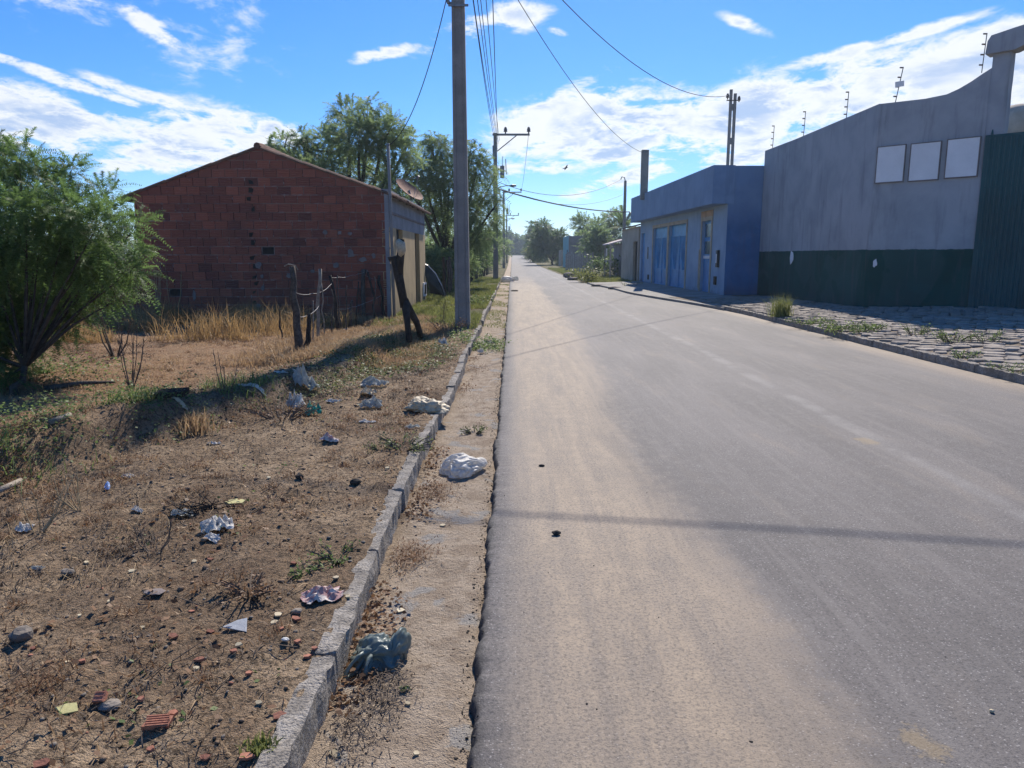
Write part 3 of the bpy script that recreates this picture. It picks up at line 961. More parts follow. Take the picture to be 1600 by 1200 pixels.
# tiled roof: barrel rows running down both slopes
rf = MB()
sl = (RIDGE_Z - EAVE) / (HW / 2)
for side in (-1, 1):
    prof = []
    yk = HY - 0.06
    while yk < HY + 7.15:
        prof.append((yk, 0.0)); prof.append((yk + .05, .035)); prof.append((yk + .10, .045)); prof.append((yk + .15, .035)); yk += .2
    xe_ = HW / 2 + (0.16 if side > 0 else 0.36)
    for j in range(6):
        xa = xe_ * j / 6; xb = xe_ * (j + 1) / 6 + 0.03
        za = RIDGE_Z + .03 - sl * xa - .0; zb = RIDGE_Z + .03 - sl * xb - .012
        vs = [(xm + side * xa, y, za + h_ + (0 if j == 0 else -.0)) for y, h_ in prof] + [(xm + side * xb, y, zb + h_) for y, h_ in prof] + \
             [(xm + side * xb, y, zb + h_ - .028) for y, h_ in prof]
        n = len(prof)
        fs = [(i, i + 1, n + i + 1, n + i) if side > 0 else (i, n + i, n + i + 1, i + 1) for i in range(n - 1)]
        fs += [(n + i, n + i + 1, 2 * n + i + 1, 2 * n + i) for i in range(n - 1)]
        rf.add(vs, fs)
    rf.prism([(xm, HY - .05, RIDGE_Z - .012), (xm + side * xe_, HY - .05, RIDGE_Z - .012 - sl * xe_), (xm + side * xe_, HY - .05, RIDGE_Z + .018 - sl * xe_), (xm, HY - .05, RIDGE_Z + .018)], (0, 7.2, 0))
roof = rf.build('roof', M['roof_tile'], house)
rt = MB()
yk = HY - .07
while yk < HY + 7.1:
    rt.tube([(xm, yk, RIDGE_Z + .045), (xm, yk + .42, RIDGE_Z + .058)], [.075, .09], 8); yk += .38
rt.build('ridge_tile', M['roof_tile'], roof)
# roof battens showing at the street eave
for k in range(6):
    MB().box(HX + .013, HX + .13, HY + .3 + k * 1.2, HY + .36 + k * 1.2, EAVE - .045, EAVE - .012).build('rafter', M['wood_dark'], house)

# satellite dish on the roof corner
dc = at_depth(640, 296, 19.3)
dish = empty('satellite_dish', (dc.x + .05, dc.y, 2.95), 'rusty satellite dish on the street corner of the brick house roof', 'satellite dish')
nrm = Vector((.60, -.30, .74)).normalized()
a_ = nrm.orthogonal().normalized(); b_ = nrm.cross(a_)
d_ = MB(); rings = 5; sg = 24; Rr = .40
vs = [dc - nrm * .08]
for i in range(1, rings + 1):
    rr_ = Rr * i / rings
    for k in range(sg):
        an = 2 * math.pi * k / sg
        vs.append(dc + (a_ * math.cos(an) + b_ * math.sin(an)) * rr_ + nrm * (-.08 + .09 * (rr_ / Rr) ** 2))
fs = [(0, 1 + k, 1 + (k + 1) % sg) for k in range(sg)]
for i in range(rings - 1):
    for k in range(sg):
        p = 1 + i * sg; fs.append((p + k, p + sg + k, p + sg + (k + 1) % sg, p + (k + 1) % sg))
nv = len(vs)
vs2 = [v - nrm * .012 for v in vs]
d_.add(vs, fs); d_.add(vs2, [tuple(reversed(f)) for f in fs])
lo_ = 1 + (rings - 1) * sg
d_.f += [(lo_ + k, nv + lo_ + k, nv + lo_ + (k + 1) % sg, lo_ + (k + 1) % sg) for k in range(sg)]; d_.m += [0] * sg
d_.build('reflector', M['dish_rust'], dish, smooth=False)
fp = dc + nrm * .38
MB().tube([dc - nrm * .08, Vector((dc.x - .02, dc.y + .03, 3.2)), Vector((dc.x + .05, dc.y, 2.95))], .02, 6).build('mast', M['metal_grey'], dish)
for an in (0.4, 2.5, 4.6):
    MB().tube([dc + (a_ * math.cos(an) + b_ * math.sin(an)) * Rr * .98, fp], .006, 5).build('strut', M['metal_grey'], dish)
MB().tube([fp - nrm * .03, fp + nrm * .05], .03, 8).build('feed_horn', M['metal_grey'], dish)

pp = at_depth(613, 420, 16.93)
pipe = MB().tube([(pp.x + .02, pp.y, -.1), (pp.x, pp.y, 2.2), (pp.x - .02, pp.y, 4.0)], .034, 10).build('service_pipe', M['pole_concrete'], loc=Vector((pp.x, pp.y, 0)), smooth=True)
tag(pipe, 'thin grey service pole standing against the corner of the brick house', 'pole')

# lower brick yard wall left of the house
yw = MB(); r_ = random.Random(9)
zz_ = 0.1
for row in range(7):
    x = -14.2 + (row % 2) * .14
    while x < HX - HW - .15:
        yw.box(x, x + L, 19.0, 19.09, zz_, zz_ + BH - JT); x += BW
    zz_ += BH
ywr = empty('yard_wall', (-11.3, 19.0, 0), 'low brick yard wall half hidden behind the bush left of the house', 'wall')
tag(yw.build('brick', M['hollow_brick'], ywr), kind='stuff')
MB().box(-14.3, HX - HW - .1, 19.03, 19.12, -.1, 1.4).build('bedding', M['mortar'], ywr)


# thin bright air of a humid morning
hz = bpy.data.materials.new('haze'); hz.use_nodes = True; N = NT(hz.node_tree)
N.n('ShaderNodeOutputMaterial', {1: N.n('ShaderNodeVolumePrincipled', {'Color': (0.72, 0.87, 1.0, 1), 'Density': HAZE, 'Anisotropy': 0.5})}, out=None)
hb_ = MB().box(-950, 950, -80, 1650, -2.0, 18.0).build('haze', hz, loc=Vector((0, 0, -2)))
tag(hb_, kind='stuff')

# ------------------------------------------------------------------ utility poles and wires
def h_section(w, d, rec=.30, dep=.22):
    a, b = w / 2, d / 2
    c, e = a * (1 - rec * 1.35), b * (1 - dep)
    f = c * .9
    return [(-a, -b), (-c, -b), (-f, -e), (f, -e), (c, -b), (a, -b), (a, b), (c, b), (f, e), (-f, e), (-c, b), (-a, b)]


def shaft(base_, w0, d0, w1, d1, h, lean=(0, 0)):
    mb = MB(); rings = []
    K = 6
    for i in range(K + 1):
        t = i / K
        for (x, y) in h_section(w0 + (w1 - w0) * t, d0 + (d1 - d0) * t):
            rings.append((base_[0] + x + lean[0] * t, base_[1] + y + lean[1] * t, base_[2] + h * t))
    fs = []
    for i in range(K):
        for k in range(12):
            fs.append((i * 12 + k, i * 12 + (k + 1) % 12, (i + 1) * 12 + (k + 1) % 12, (i + 1) * 12 + k))
    fs.append(tuple(K * 12 + k for k in range(12)))
    return mb.add(rings, fs)


def insulator(mb, p, s=1.0):
    p = Vector(p)
    mb.tube([p, p + Vector((0, 0, .05 * s)), p + Vector((0, 0, .055 * s)), p + Vector((0, 0, .10 * s)), p + Vector((0, 0, .105 * s)), p + Vector((0, 0, .17 * s)), p + Vector((0, 0, .19 * s))],
            [.02 * s, .02 * s, .06 * s, .045 * s, .055 * s, .035 * s, .015 * s], 8)


p1 = empty('utility_pole', (-1.0, 15.0, 0.0), 'tall concrete utility pole in the near foreground, rising out of the top of the picture', 'utility pole', 'concrete utility poles with wires')
shaft((-1.0, 15.0, -.3), .305, .23, .215, .17, 9.6, (-.03, 0)).build('shaft', M['pole_concrete'], p1)
for k, zz_ in enumerate((6.25, 6.45, 6.65, 6.85)):
    s_ = MB()
    s_.box(-1.21, -1.13, 14.90, 14.94, zz_ - .02, zz_ + .02)
    s_.tube([(-1.20, 14.88, zz_), (-1.20, 14.80, zz_)], .035, 8)
    s_.build('spool_bracket', M['metal_grey'], p1)
MB().box(-1.20, -.82, 14.86, 14.885, 6.18, 6.22).build('band', M['metal_grey'], p1)
MB().box(-1.13, -.85, 14.873, 14.877, .62, .64).build('band', M['pole_concrete'], p1)

GB45, GB87 = float(base(45.7)), float(base(87))


def distant_pole(x, y, z0, h, label, arm=2.05, lamp=True):
    r = empty('utility_pole', (x, y, z0), label, 'utility pole', 'concrete utility poles with wires')
    shaft((x, y, z0 - .3), .33, .25, .20, .16, h + .3).build('shaft', M['pole_concrete'], r)
    zt = z0 + h
    MB().box(x - .16, x + arm, y - .17, y - .08, zt - .16, zt - .05).build('crossarm', M['pole_concrete'], r)
    MB().tube([(x + .12, y - .12, zt - 1.05), (x + arm * .62, y - .12, zt - .15)], .03, 6).build('brace', M['metal_grey'], r)
    for q in (arm * .30, arm * .97):
        b = MB(); insulator(b, (x + q, y - .125, zt - .05), 2.0); b.build('insulator', M['porcelain'], r)
    b = MB(); b.tube([(x - .02, y - .2, zt - 1.45), (x - .02, y - .2, zt - .75)], [.13, .15], 10); b.build('switch_box', M['metal_grey'], r)
    b = MB(); b.tube([(x + .42, y - .16, zt - 2.6), (x + .42, y - .16, zt - 1.9)], [.13, .13], 10); b.tube([(x + .66, y - .16, zt - 2.4), (x + .62, y - .16, zt - 1.5)], .025, 6)
    b.tube([(x + .1, y - .16, zt - 1.9), (x + .42, y - .16, zt - 1.9), (x + .45, y - .16, zt - 1.35)], .02, 5)
    b.build('fuse_cutout', M['metal_grey'], r)
    if lamp:
        zl = zt - 3.05
        b = MB(); b.tube([(x + .12, y - .15, zl - .12), (x + .6, y - .3, zl - .02), (x + 1.0, y - .4, zl)], .025, 6)
        l_ = b.build('lamp_arm', M['metal_grey'], r)
        MB().tube([(x + .9, y - .38, zl - .03), (x + 1.0, y - .41, zl - .03), (x + 1.25, y - .46, zl - .02)], [.05, .09, .05], 8).build('lamp_head', M['metal_grey'], l_)
    return r


distant_pole(-1.0, 45.7, GB45, 8.75, 'second concrete pole on the left, with crossarm, fuses and street lamp')
distant_pole(-0.95, 87.0, GB87, 8.85, 'third concrete pole on the left, its crossarm lower than the others')
distant_pole(-0.9, 128.0, float(base(128)), 8.2, 'farthest utility pole on the left, just above the hedge', lamp=True)

rp = empty('utility_pole', (9.1, 61.0, 0), 'slim dark utility pole behind the palm at the right side of the road', 'utility pole', 'concrete utility poles with wires')
shaft((9.1, 61.0, -.2), .30, .22, .19, .15, 7.7).build('shaft', M['pole_concrete'], rp)
MB().tube([(9.1, 60.9, 7.4), (9.0, 60.9, 7.75), (8.8, 60.9, 7.8), (8.72, 60.9, 7.6)], .04, 6).build('service_bend', M['metal_grey'], rp)
MB().tube([(9.15, 60.9, 4.2), (9.5, 60.9, 5.0), (9.7, 60.9, 5.0), (9.75, 60.9, 4.7)], .04, 6).build('service_bend', M['metal_grey'], rp)

tp = empty('ladder_pole', (8.85, 31.0, 0), 'twin-post lattice pole sticking up behind the blue building roof', 'pole')
for sx in (-.085, .085):
    MB().box(8.85 + sx - .05, 8.85 + sx + .05, 30.95, 31.05, -.1, 8.1 if sx < 0 else 7.95).build('post', M['pole_concrete'], tp)
for k in range(6):
    MB().box(8.817, 8.883, 30.97, 31.03, .8 + k * 1.3, 1.05 + k * 1.3).build('rung', M['pole_concrete'], tp)
b = MB(); insulator(b, (8.62, 30.95, 7.72), 1.2); insulator(b, (9.08, 30.95, 7.62), 1.2); b.box(8.58, 9.12, 30.93, 30.949, 7.66, 7.70)
b.build('insulator', M['porcelain'], tp)


def wire(p, q, sag, r, label, group=None, mat='wire_black', n=22, cat='cable', name='overhead_wire'):
    p, q = Vector(p), Vector(q)
    pts = [p.lerp(q, i / n) + Vector((0, 0, -4 * sag * (i / n) * (1 - i / n))) for i in range(n + 1)]
    o = MB().tube(pts, r, 5, cap=False).build(name, M[mat], loc=p)
    return tag(o, label, cat, group)


grp = 'wires running between the near pole and the second pole'
for k, (xa, za, xb, zb, sg_, lab) in enumerate([
        (-.87, 7.3, -.84, 8.0, .45, 'innermost strand of the wire bundle between the near and second left poles'),
        (-.84, 7.1, -.86, 7.8, .55, 'lowest sagging strand of the wire bundle between the near and second left poles'),
        (-.80, 7.5, -.82, 8.1, .40, 'middle strand of the wire bundle between the near and second left poles'),
        (-.74, 7.7, -.80, 8.2, .42, 'upper strand of the wire bundle between the near and second left poles'),
        (-.62, 7.9, -.74, 8.3, .40, 'outer strand of the wire bundle nearest the separate right wire'),
        (-.42, 8.3, -.85, 8.4, .35, 'single separate wire right of the bundle on the second left pole')]):
    wire((xa, 14.88, za), (xb, 45.5, zb), sg_, .010 if k < 5 else .013, lab, grp)
wire((-.95, 14.88, 8.0), (6.72, 37.5, 6.45), .95, .009, 'long thin wire sloping down to the square pillar on the blue building')
wire((-.92, 14.88, 8.3), (8.63, 30.9, 7.85), 1.15, .011, 'thick curved wire sagging across the sky to the twin-post pole')
wire((-1.18, 14.85, 6.5), (pp.x - .02, pp.y, 3.95), .55, .009, 'drooping service wire from the near pole to the brick house pole')
wire((-.8, 45.5, 5.9), (8.75, 60.9, 7.6), 1.0, .018, 'upper thin wire crossing the road from the second left pole')
wire((-.8, 45.5, 5.5), (9.5, 60.9, 5.05), .35, .045, 'thick dark cable crossing the road low between second left pole and right pole')
wire((-.8, 45.5, 5.6), (8.9, 60.9, 6.4), .9, .012, 'middle thin wire crossing the road from the second left pole')
wire((-.8, 45.6, 5.6), (-.8, 86.8, 7.5), .5, .02, 'wire continuing from the second to the third left pole')
wire((.99, 45.6, 8.75), (1.0, 86.8, 8.8), .6, .012, 'line wire joining the crossarm ends of the second and third left poles')
wire((-13, 14.5, 8.2), (17, 9.3, 8.2), .8, .016, 'bundled cable crossing the street high over the foreground', name='overhead_cable')

# ------------------------------------------------------------------ walled compound and gate on the right
CX, CY0, CY1 = 8.60, 26.0, 18.1
dgx, dgy = .692, -.722
comp = empty('walled_compound', (CX, CY1, 0.2), 'tall grey rendered compound wall with dark green base and electric fence rods', 'wall')
nx_, ny_ = -.722, -.692        # outward normal of the oblique wall


def C2(t, n, z):
    return Vector((CX + dgx * t + nx_ * n, CY1 + dgy * t + ny_ * n, z))


def t_of(px, py):
    d = pix_dir(px, py)
    k = d[0] / d[1]
    t = (k * CY1 - CX) / (dgx - k * dgy)
    Yd = CY1 + dgy * t
    return t, H_CAM + d[2] / d[1] * Yd


def strip(poly2, fn, thick):
    """polygon in (s, z) on a wall plane, given thickness behind the plane"""
    mb = MB(); n = len(poly2)
    vs = [fn(s, 0, z) for s, z in poly2] + [fn(s, -thick, z) for s, z in poly2]
    fs = [tuple(range(n)), tuple(range(2 * n - 1, n - 1, -1))] + [((i + 1) % n, i, n + i, n + (i + 1) % n) for i in range(n)]
    return mb.add(vs, fs)


top = [(0, 5.06), (2.5, 5.05), (5.2, 5.04), (CY0 - CY1, 5.07)]
mb = strip([(0, -.3), (CY0 - CY1, -.3)] + top[::-1], lambda s, n, z: Vector((CX - n, CY1 + s, z)), .2)
mb.build('side_wall', M['compound_wall'], comp)
t_pil, z_pil = t_of(1556, 104)
curve = [(0.0, 5.055), (1.0, 5.03), (1.42, 5.06), (1.65, 5.14), (1.87, 5.25), (2.08, 5.38), (2.24, 5.47)]
mb = strip([(0.004, -.3), (2.24, -.3)] + curve[::-1], C2, .2)
mb.build('front_wall', M['compound_wall'], comp)
MB().box(CX + .2, 17.5, CY0 - .2, CY0, -.3, 5.0).build('rear_wall', M['compound_wall'], comp)
# gate pillar, slightly flared and crooked, and the arch beam over the gate
V, F = rough_box(.34, .34, 5.95, 4, 4, 26, .022, 5, 2.0)
ca, sa = dgx, dgy
pc = C2(2.41, -.16, 0)
V = np.stack([pc.x + V[:, 0] * ca - V[:, 1] * sa, pc.y + V[:, 0] * sa + V[:, 1] * ca, V[:, 2]], -1)
mk('gate_pillar', V, F, M['compound_wall'], comp, smooth=True)
bm_ = MB()
bp = [(2.12, 5.74), (2.14, 6.0), (2.20, 6.10), (2.6, 6.17), (3.0, 6.23), (7.4, 6.23), (7.4, 5.80), (2.82, 5.80), (2.65, 5.74)]
vs = [C2(s, .12, z) for s, z in bp] + [C2(s, -.26, z) for s, z in bp]; n = len(bp)
bm_.add(vs, [tuple(range(n - 1, -1, -1)), tuple(range(n, 2 * n))] + [(i, (i + 1) % n, n + (i + 1) % n, n + i) for i in range(n)])
bm_.build('gate_beam', M['compound_wall'], comp)
pc2 = C2(7.2, -.16, 0)
V, F = rough_box(.40, .34, 5.85, 4, 4, 20, .015, 9, 2.0)
V = np.stack([pc2.x + V[:, 0] * ca - V[:, 1] * sa, pc2.y + V[:, 0] * sa + V[:, 1] * ca, V[:, 2]], -1)
mk('gate_pillar', V, F, M['compound_wall'], comp, smooth=True)
# three blank white boards
for (xa, xb, ya_, yb_) in ((1371, 1413, 229, 284), (1423, 1468, 224, 281), (1480, 1529, 217, 276)):
    ta, _ = t_of(xa, (ya_ + yb_) / 2); tb, _ = t_of(xb, (ya_ + yb_) / 2)
    _, zt = t_of((xa + xb) / 2, ya_); _, zb_ = t_of((xa + xb) / 2, yb_)
    bd_ = strip([(ta, zb_), (tb, zb_), (tb, zt), (ta, zt)], lambda s, n, z: C2(s, n + .035, z), .031).build('white_board', M['white_board'], comp)
    fr = MB()
    for (a, b, c, d) in ((ta - .02, tb + .02, zb_ - .025, zb_ - .001), (ta - .02, tb + .02, zt + .001, zt + .02), (ta - .02, ta - .001, zb_, zt), (tb + .001, tb + .02, zb_, zt)):
        s2 = strip([(a, c), (b, c), (b, d), (a, d)], lambda s, n, z: C2(s, n + .042, z), .038); fr.add(s2.v, s2.f)
    fr.build('board_frame', M['cement_smear'], bd_)
# peeled plaster patches
for (py_, pz_, seed) in ((0, 0, 1), (0, 0, 2)):
    rr_ = random.Random(seed + 40)
    if seed == 1:
        d = pix_dir(1237, 403); Yc = CX / (d[0] / d[1]); zc2 = H_CAM + d[2] / d[1] * Yc
        pts = [(CX - .012, Yc + math.cos(a) * .16 * rr_.uniform(.6, 1.1), zc2 + math.sin(a) * .24 * rr_.uniform(.6, 1.1)) for a in np.linspace(0, 2 * math.pi, 12)[:-1]]
        MB().prism(pts, (.010, 0, 0)).build('peeled_patch', M['white_board'], comp)
    else:
        tt_, zc2 = t_of(1367, 411)
        tt_ = max(tt_, .08)
        pts = [C2(tt_ + math.cos(a) * .06 * rr_.uniform(.6, 1.1), .012, zc2 + math.sin(a) * .12 * rr_.uniform(.6, 1.1)) for a in np.linspace(0, 2 * math.pi, 12)[:-1]]
        MB().prism(pts, Vector((-nx_, -ny_, 0)) * .010).build('peeled_patch', M['white_board'], comp)
# electric fence rods
for (px, pyb, hgt, tilt, onfront) in ((1202, 238, .78, .02, 0), (1250, 217, .74, .02, 0), (1316, 189, .70, .02, 0), (1396, 162, .80, .13, 1), (1553, 100, .80, .03, 1)):
    d = pix_dir(px, pyb)
    if onfront:
        t, zb_ = t_of(px, pyb); t = min(t, 2.03); p = C2(t, -.1, 5.03 if t < 1.3 else 5.42)
    else:
        Yc = CX / (d[0] / d[1]); p = Vector((CX + .1, Yc, 5.04))
    tx = Vector((tilt, -tilt * .3, 1))
    rod = MB().tube([p, p + tx * hgt], .011, 6).build('fence_rod', M['metal_grey'], comp)
    for k in range(4):
        q = p + tx * (hgt * (.2 + .26 * k))
        MB().tube([q + Vector((-.075, 0, 0)), q + Vector((.0, 0, .0))], .017, 6).build('rod_insulator', M['porcelain'], rod)
    if px == 1396:
        q = p + tx * (hgt * .5)
        MB().obox(q + Vector((-.10, -.03, -.05)), (.20, 0, .03), (0, .01, 0), (-.01, 0, .12)).build('warning_plate', M['white_board'], rod)

gate = empty('metal_gate', C2(2.12, .0, .35), 'dark green corrugated metal gate beside the grey compound wall', 'gate')


def corrug(t0, t1, z0, z1, n0):
    mb = MB(); pts = []
    t = t0
    while t < t1:
        pts += [(t, 0), (t + .045, 0), (t + .058, .022), (t + .085, .022)]; t += .098
    vs = [C2(a, n0 + b, z0) for a, b in pts] + [C2(a, n0 + b, z1) for a, b in pts]
    n = len(pts)
    return mb.add(vs, [(i, i + 1, n + i + 1, n + i) for i in range(n - 1)])


corrug(2.31, 7.1, 3.02, 4.03, .06).build('upper_panel', M['corrugated_green'], gate)
corrug(2.31, 7.1, .42, 2.99, .06).build('lower_panel', M['corrugated_green'], gate)
fr = MB()
for (a, b, c, d) in ((2.28, 7.15, 4.03, 4.09), (2.28, 7.15, 2.985, 3.03), (2.28, 7.15, .36, .42)):
    s2 = strip([(a, c), (b, c), (b, d), (a, d)], lambda s, n, z: C2(s, n + .055, z), .04); fr.add(s2.v, s2.f)
for a in (2.27, 4.6, 7.1):
    s2 = strip([(a, .36), (a + .05, .36), (a + .05, 4.09), (a, 4.09)], lambda s, n, z: C2(s, n + .05, z), .045); fr.add(s2.v, s2.f)
fr.build('gate_frame', M['corrugated_green'], gate)
q = C2(2.40, .09, 4.09)
MB().tube([q, q + Vector((.0, 0, .10))], [.03, .012], 6).build('finial', M['corrugated_green'], gate)

wt = empty('tank_house', (14.8, 21.0, 0), 'orange brick block with a cream domed tank seen over the green gate', 'building')
MB().box(13.75, 17.0, 20.2, 22.5, 0, 5.15).build('brick_block', M['pink_orange'], wt)
tk = MB(); tk.tube([(13.95, 21.2, 4.0), (13.95, 21.2, 5.30), (13.95, 21.2, 5.48), (13.95, 21.2, 5.60), (13.95, 21.2, 5.66)], [.62, .62, .55, .36, .05], 24)
tk.build('tank', M['cream_tank'], wt, smooth=True)

# ------------------------------------------------------------------ blue building
A = Vector((7.42, 26.0, 0)); B = Vector((6.98, 40.8, 0))
fd = (B - A).normalized(); fn = Vector((-fd.y, fd.x, 0))     # outward, towards the road
Lf = (B - A).length


def FB(s, n, z):
    return A + fd * s + fn * n + Vector((0, 0, z))


def fbox(mb, s0, s1, n0, n1, z0, z1, mi=0):
    p = FB(s0, n0, z0)
    return mb.obox(p, fd * (s1 - s0), fn * (n1 - n0), (0, 0, z1 - z0), mi)


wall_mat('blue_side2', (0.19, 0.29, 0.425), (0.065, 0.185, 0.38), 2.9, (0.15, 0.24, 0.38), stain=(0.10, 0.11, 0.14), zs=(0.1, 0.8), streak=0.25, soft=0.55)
blue = empty('blue_building', (7.42, 26.0, 0.2), 'single storey blue building with deep parapet and blue garage doors', 'building')
ops = [(1.75, 2.95, .16, 2.86), (5.25, 8.25, .16, 2.90), (8.55, 11.55, .16, 2.90), (13.55, 14.5, .16, 2.75)]
fw = MB(); s0 = 0.0
for (a, b, zb_, zt) in ops:
    fbox(fw, s0, a, -.2, 0, -.1, 3.32)
    fbox(fw, a, b, -.2, 0, zt, 3.32); s0 = b
fbox(fw, s0, Lf, -.2, 0, -.1, 3.32)
fw.build('front_wall', M['blue_front'], blue)
pmb = MB(); fbox(pmb, -.03, Lf + .02, -.2, .55, 3.322, 4.60); pmb.build('parapet', M['blue_upper'], blue)
sw = MB(); sw.box(7.43, 8.595, 25.98, 26.16, -.1, 4.58); sw.build('side_wall', M['blue_side2'], blue)
bw = MB(); bw.box(7.35, 14.0, 40.6, 40.8, -.1, 4.5); bw.box(13.9, 14.1, 26.2, 40.6, -.1, 4.5); bw.box(8.61, 13.9, 26.0, 26.16, -.1, 4.58)
bw.build('rear_wall', M['blue_upper'], blue)
MB().box(7.45, 13.9, 26.16, 40.6, 4.1, 4.2).build('roof', M['forecourt'], blue)
# square concrete pillar rising from the parapet
c1 = at_depth(1006, 300, 37.5)
MB().box(c1.x - .16, c1.x + .17, 37.35, 37.65, 4.3, 6.66).build('roof_pillar', M['pole_concrete'], blue)
# doors
def frame(a, b, zb_, zt, w, mat):
    f = MB()
    fbox(f, a - w, a, .002, .03, zb_ - .05, zt + w); fbox(f, b, b + w, .002, .03, zb_ - .05, zt + w); fbox(f, a, b, .002, .03, zt, zt + w)
    return f.build('door_frame', M[mat], blue)


a, b, zb_, zt = ops[0]
frame(a, b, zb_, zt, .14, 'cream_trim')
fbox(MB(), 0, 0, 0, 0, 0, 0)
lt = MB(); fbox(lt, a - .16, b + .16, .002, .028, zt + .141, zt + .36); lt.build('lintel_band', M['orange_trim'], blue)
dr = MB(); fbox(dr, a, b, -.14, -.10, zb_, zt); door = dr.build('door', M['door_blue'], blue)
for (s1_, s2_, z1, z2) in ((a + .1, b - .1, 2.25, 2.75), (a + .1, b - .1, 1.62, 2.10)):
    g_ = MB(); fbox(g_, s1_, s2_, -.099, -.09, z1, z2); g_.build('door_pane', M['door_glass'], door)
g_ = MB(); fbox(g_, a + .05, b - .05, -.10, -.07, 1.45, 1.56); g_.build('door_rail', M['white_board'], door)
for (a, b, zb_, zt) in ops[1:3]:
    frame(a, b, zb_, zt, .15, 'cream_trim')
    g_ = MB(); fbox(g_, a, b, -.16, -.12, zb_, zt); gd = g_.build('garage_door', M['garage_blue'], blue)
    mid_ = (a + b) / 2
    for (sa_, sb_) in ((a, mid_ - .02), (mid_ + .02, b)):
        lf = MB()
        fbox(lf, sa_, sa_ + .06, -.119, -.09, zb_, zt - .45); fbox(lf, sb_ - .06, sb_, -.119, -.09, zb_, zt - .45)
        for zz_ in (zb_ + .02, zb_ + .75, zt - .5):
            fbox(lf, sa_ + .061, sb_ - .061, -.119, -.09, zz_, zz_ + .05)
        lf.build('leaf_frame', M['garage_blue'], gd)
        w_ = sb_ - sa_
        for k in range(7):
            x_ = sa_ + .1 + (w_ - .2) * k / 6
            xt = sa_ + .1 + (w_ - .2) * (0.5 + (k / 6 - .5) * .15)
            bar = MB()
            p0 = FB(x_, -.10, zt - .5); p1_ = FB(xt, -.10, zb_ + .78)
            bar.tube([p0, p1_], .012, 4)
            bar.build('bar', M['garage_blue'], gd)
a, b, zb_, zt = ops[3]
dr = MB(); fbox(dr, a, b, -.14, -.10, zb_, zt); dr.build('door', M['door_blue'], blue)
g_ = MB(); fbox(g_, 12.6, 12.72, .002, .05, 1.4, 2.0); g_.build('wall_meter', M['metal_grey'], blue)
g_ = MB(); fbox(g_, 12.3, 12.6, .002, .03, .35, .6); g_.build('vent_box', M['dark_opening'], blue)
g_ = MB(); fbox(g_, .62, .80, .002, .09, 1.15, 1.75); mt = g_.build('wall_meter', M['black_plastic'], blue)
g_ = MB(); fbox(g_, .66, .76, .091, .10, 1.3, 1.62); g_.build('meter_window', M['white_board'], mt)
g_ = MB(); fbox(g_, .85, 1.12, .002, .04, .52, .82); g_.build('vent_box', M['dark_opening'], blue)
g_ = MB(); fbox(g_, 3.1, 3.16, .002, .05, .3, 1.8); g_.build('conduit', M['cream_trim'], blue)

# ------------------------------------------------------------------ buildings farther along the right side
bh = empty('beige_house', (6.95, 41.0, 0), 'low beige house with a dark doorway directly beyond the blue building', 'house')
w_ = MB(); w_.box(6.92, 7.12, 42.7, 47.2, -.1, 3.15); w_.box(6.92, 7.12, 40.95, 41.3, -.1, 3.15); w_.box(6.92, 7.12, 41.3, 42.7, 2.35, 3.15)
w_.box(7.12, 13, 47.0, 47.2, -.1, 3.1); w_.box(7.12, 13, 40.95, 41.1, -.1, 3.1)
w_.build('wall', M['beige_wall'], bh)
MB().box(7.05, 7.11, 41.31, 42.69, 0, 2.34).build('door', M['wood_dark'], bh)
r_ = MB(); r_.prism([(6.75, 40.9, 3.151), (10, 40.9, 3.9), (13.2, 40.9, 3.151), (13.2, 40.9, 3.22), (10, 40.9, 3.99), (6.75, 40.9, 3.22)], (0, 6.5, 0))
r_.build('roof', M['roof_tile'], bh)

lh = empty('low_house', (8.0, 52.0, 0), 'small low house with a pale pink sloping roof edge behind the bushes', 'house')
MB().box(7.9, 13, 52.0, 58, -.1, 2.45).build('wall', M['taupe_wall'], lh)
MB().prism([(6.6, 51.2, 2.30), (9.0, 51.2, 2.95), (9.0, 51.2, 3.03), (6.6, 51.2, 2.38)], (0, 3.4, 0)).build('porch_roof', M['awning'], lh)
MB().prism([(7.5, 54.7, 2.5), (10.4, 54.7, 3.3), (13.4, 54.7, 2.5), (13.4, 54.7, 2.6), (10.4, 54.7, 3.4), (7.5, 54.7, 2.6)], (0, 4.0, 0)).build('roof', M['roof_tile'], lh)
for yy_ in (51.35, 54.4):
    MB().box(6.72, 6.82, yy_, yy_ + .1, -.1, 2.33).build('post', M['pale_picket'], lh)

th = empty('turquoise_house', (7.0, 92.0, 0), 'long building with a turquoise street face and bare taupe side wall', 'house')
MB().box(6.95, 7.15, 92.02, 102, -.1, 4.0).build('street_wall', M['turquoise_wall'], th)
MB().box(6.955, 12.5, 91.85, 92.015, -.1, 3.95).build('side_wall', M['taupe_wall'], th)
MB().box(12.3, 12.5, 92.02, 102, -.1, 3.8).build('rear_wall', M['taupe_wall'], th)
MB().box(7.15, 12.3, 92.02, 102, 3.3, 3.4).build('roof', M['forecourt'], th)
MB().box(6.93, 6.948, 93.4, 94.6, 0, 2.3).build('door', M['wood_dark'], th)
MB().box(7.0, 7.2, 106, 112, -.1, 2.4).build('far_wall', M['beige_wall'], th)

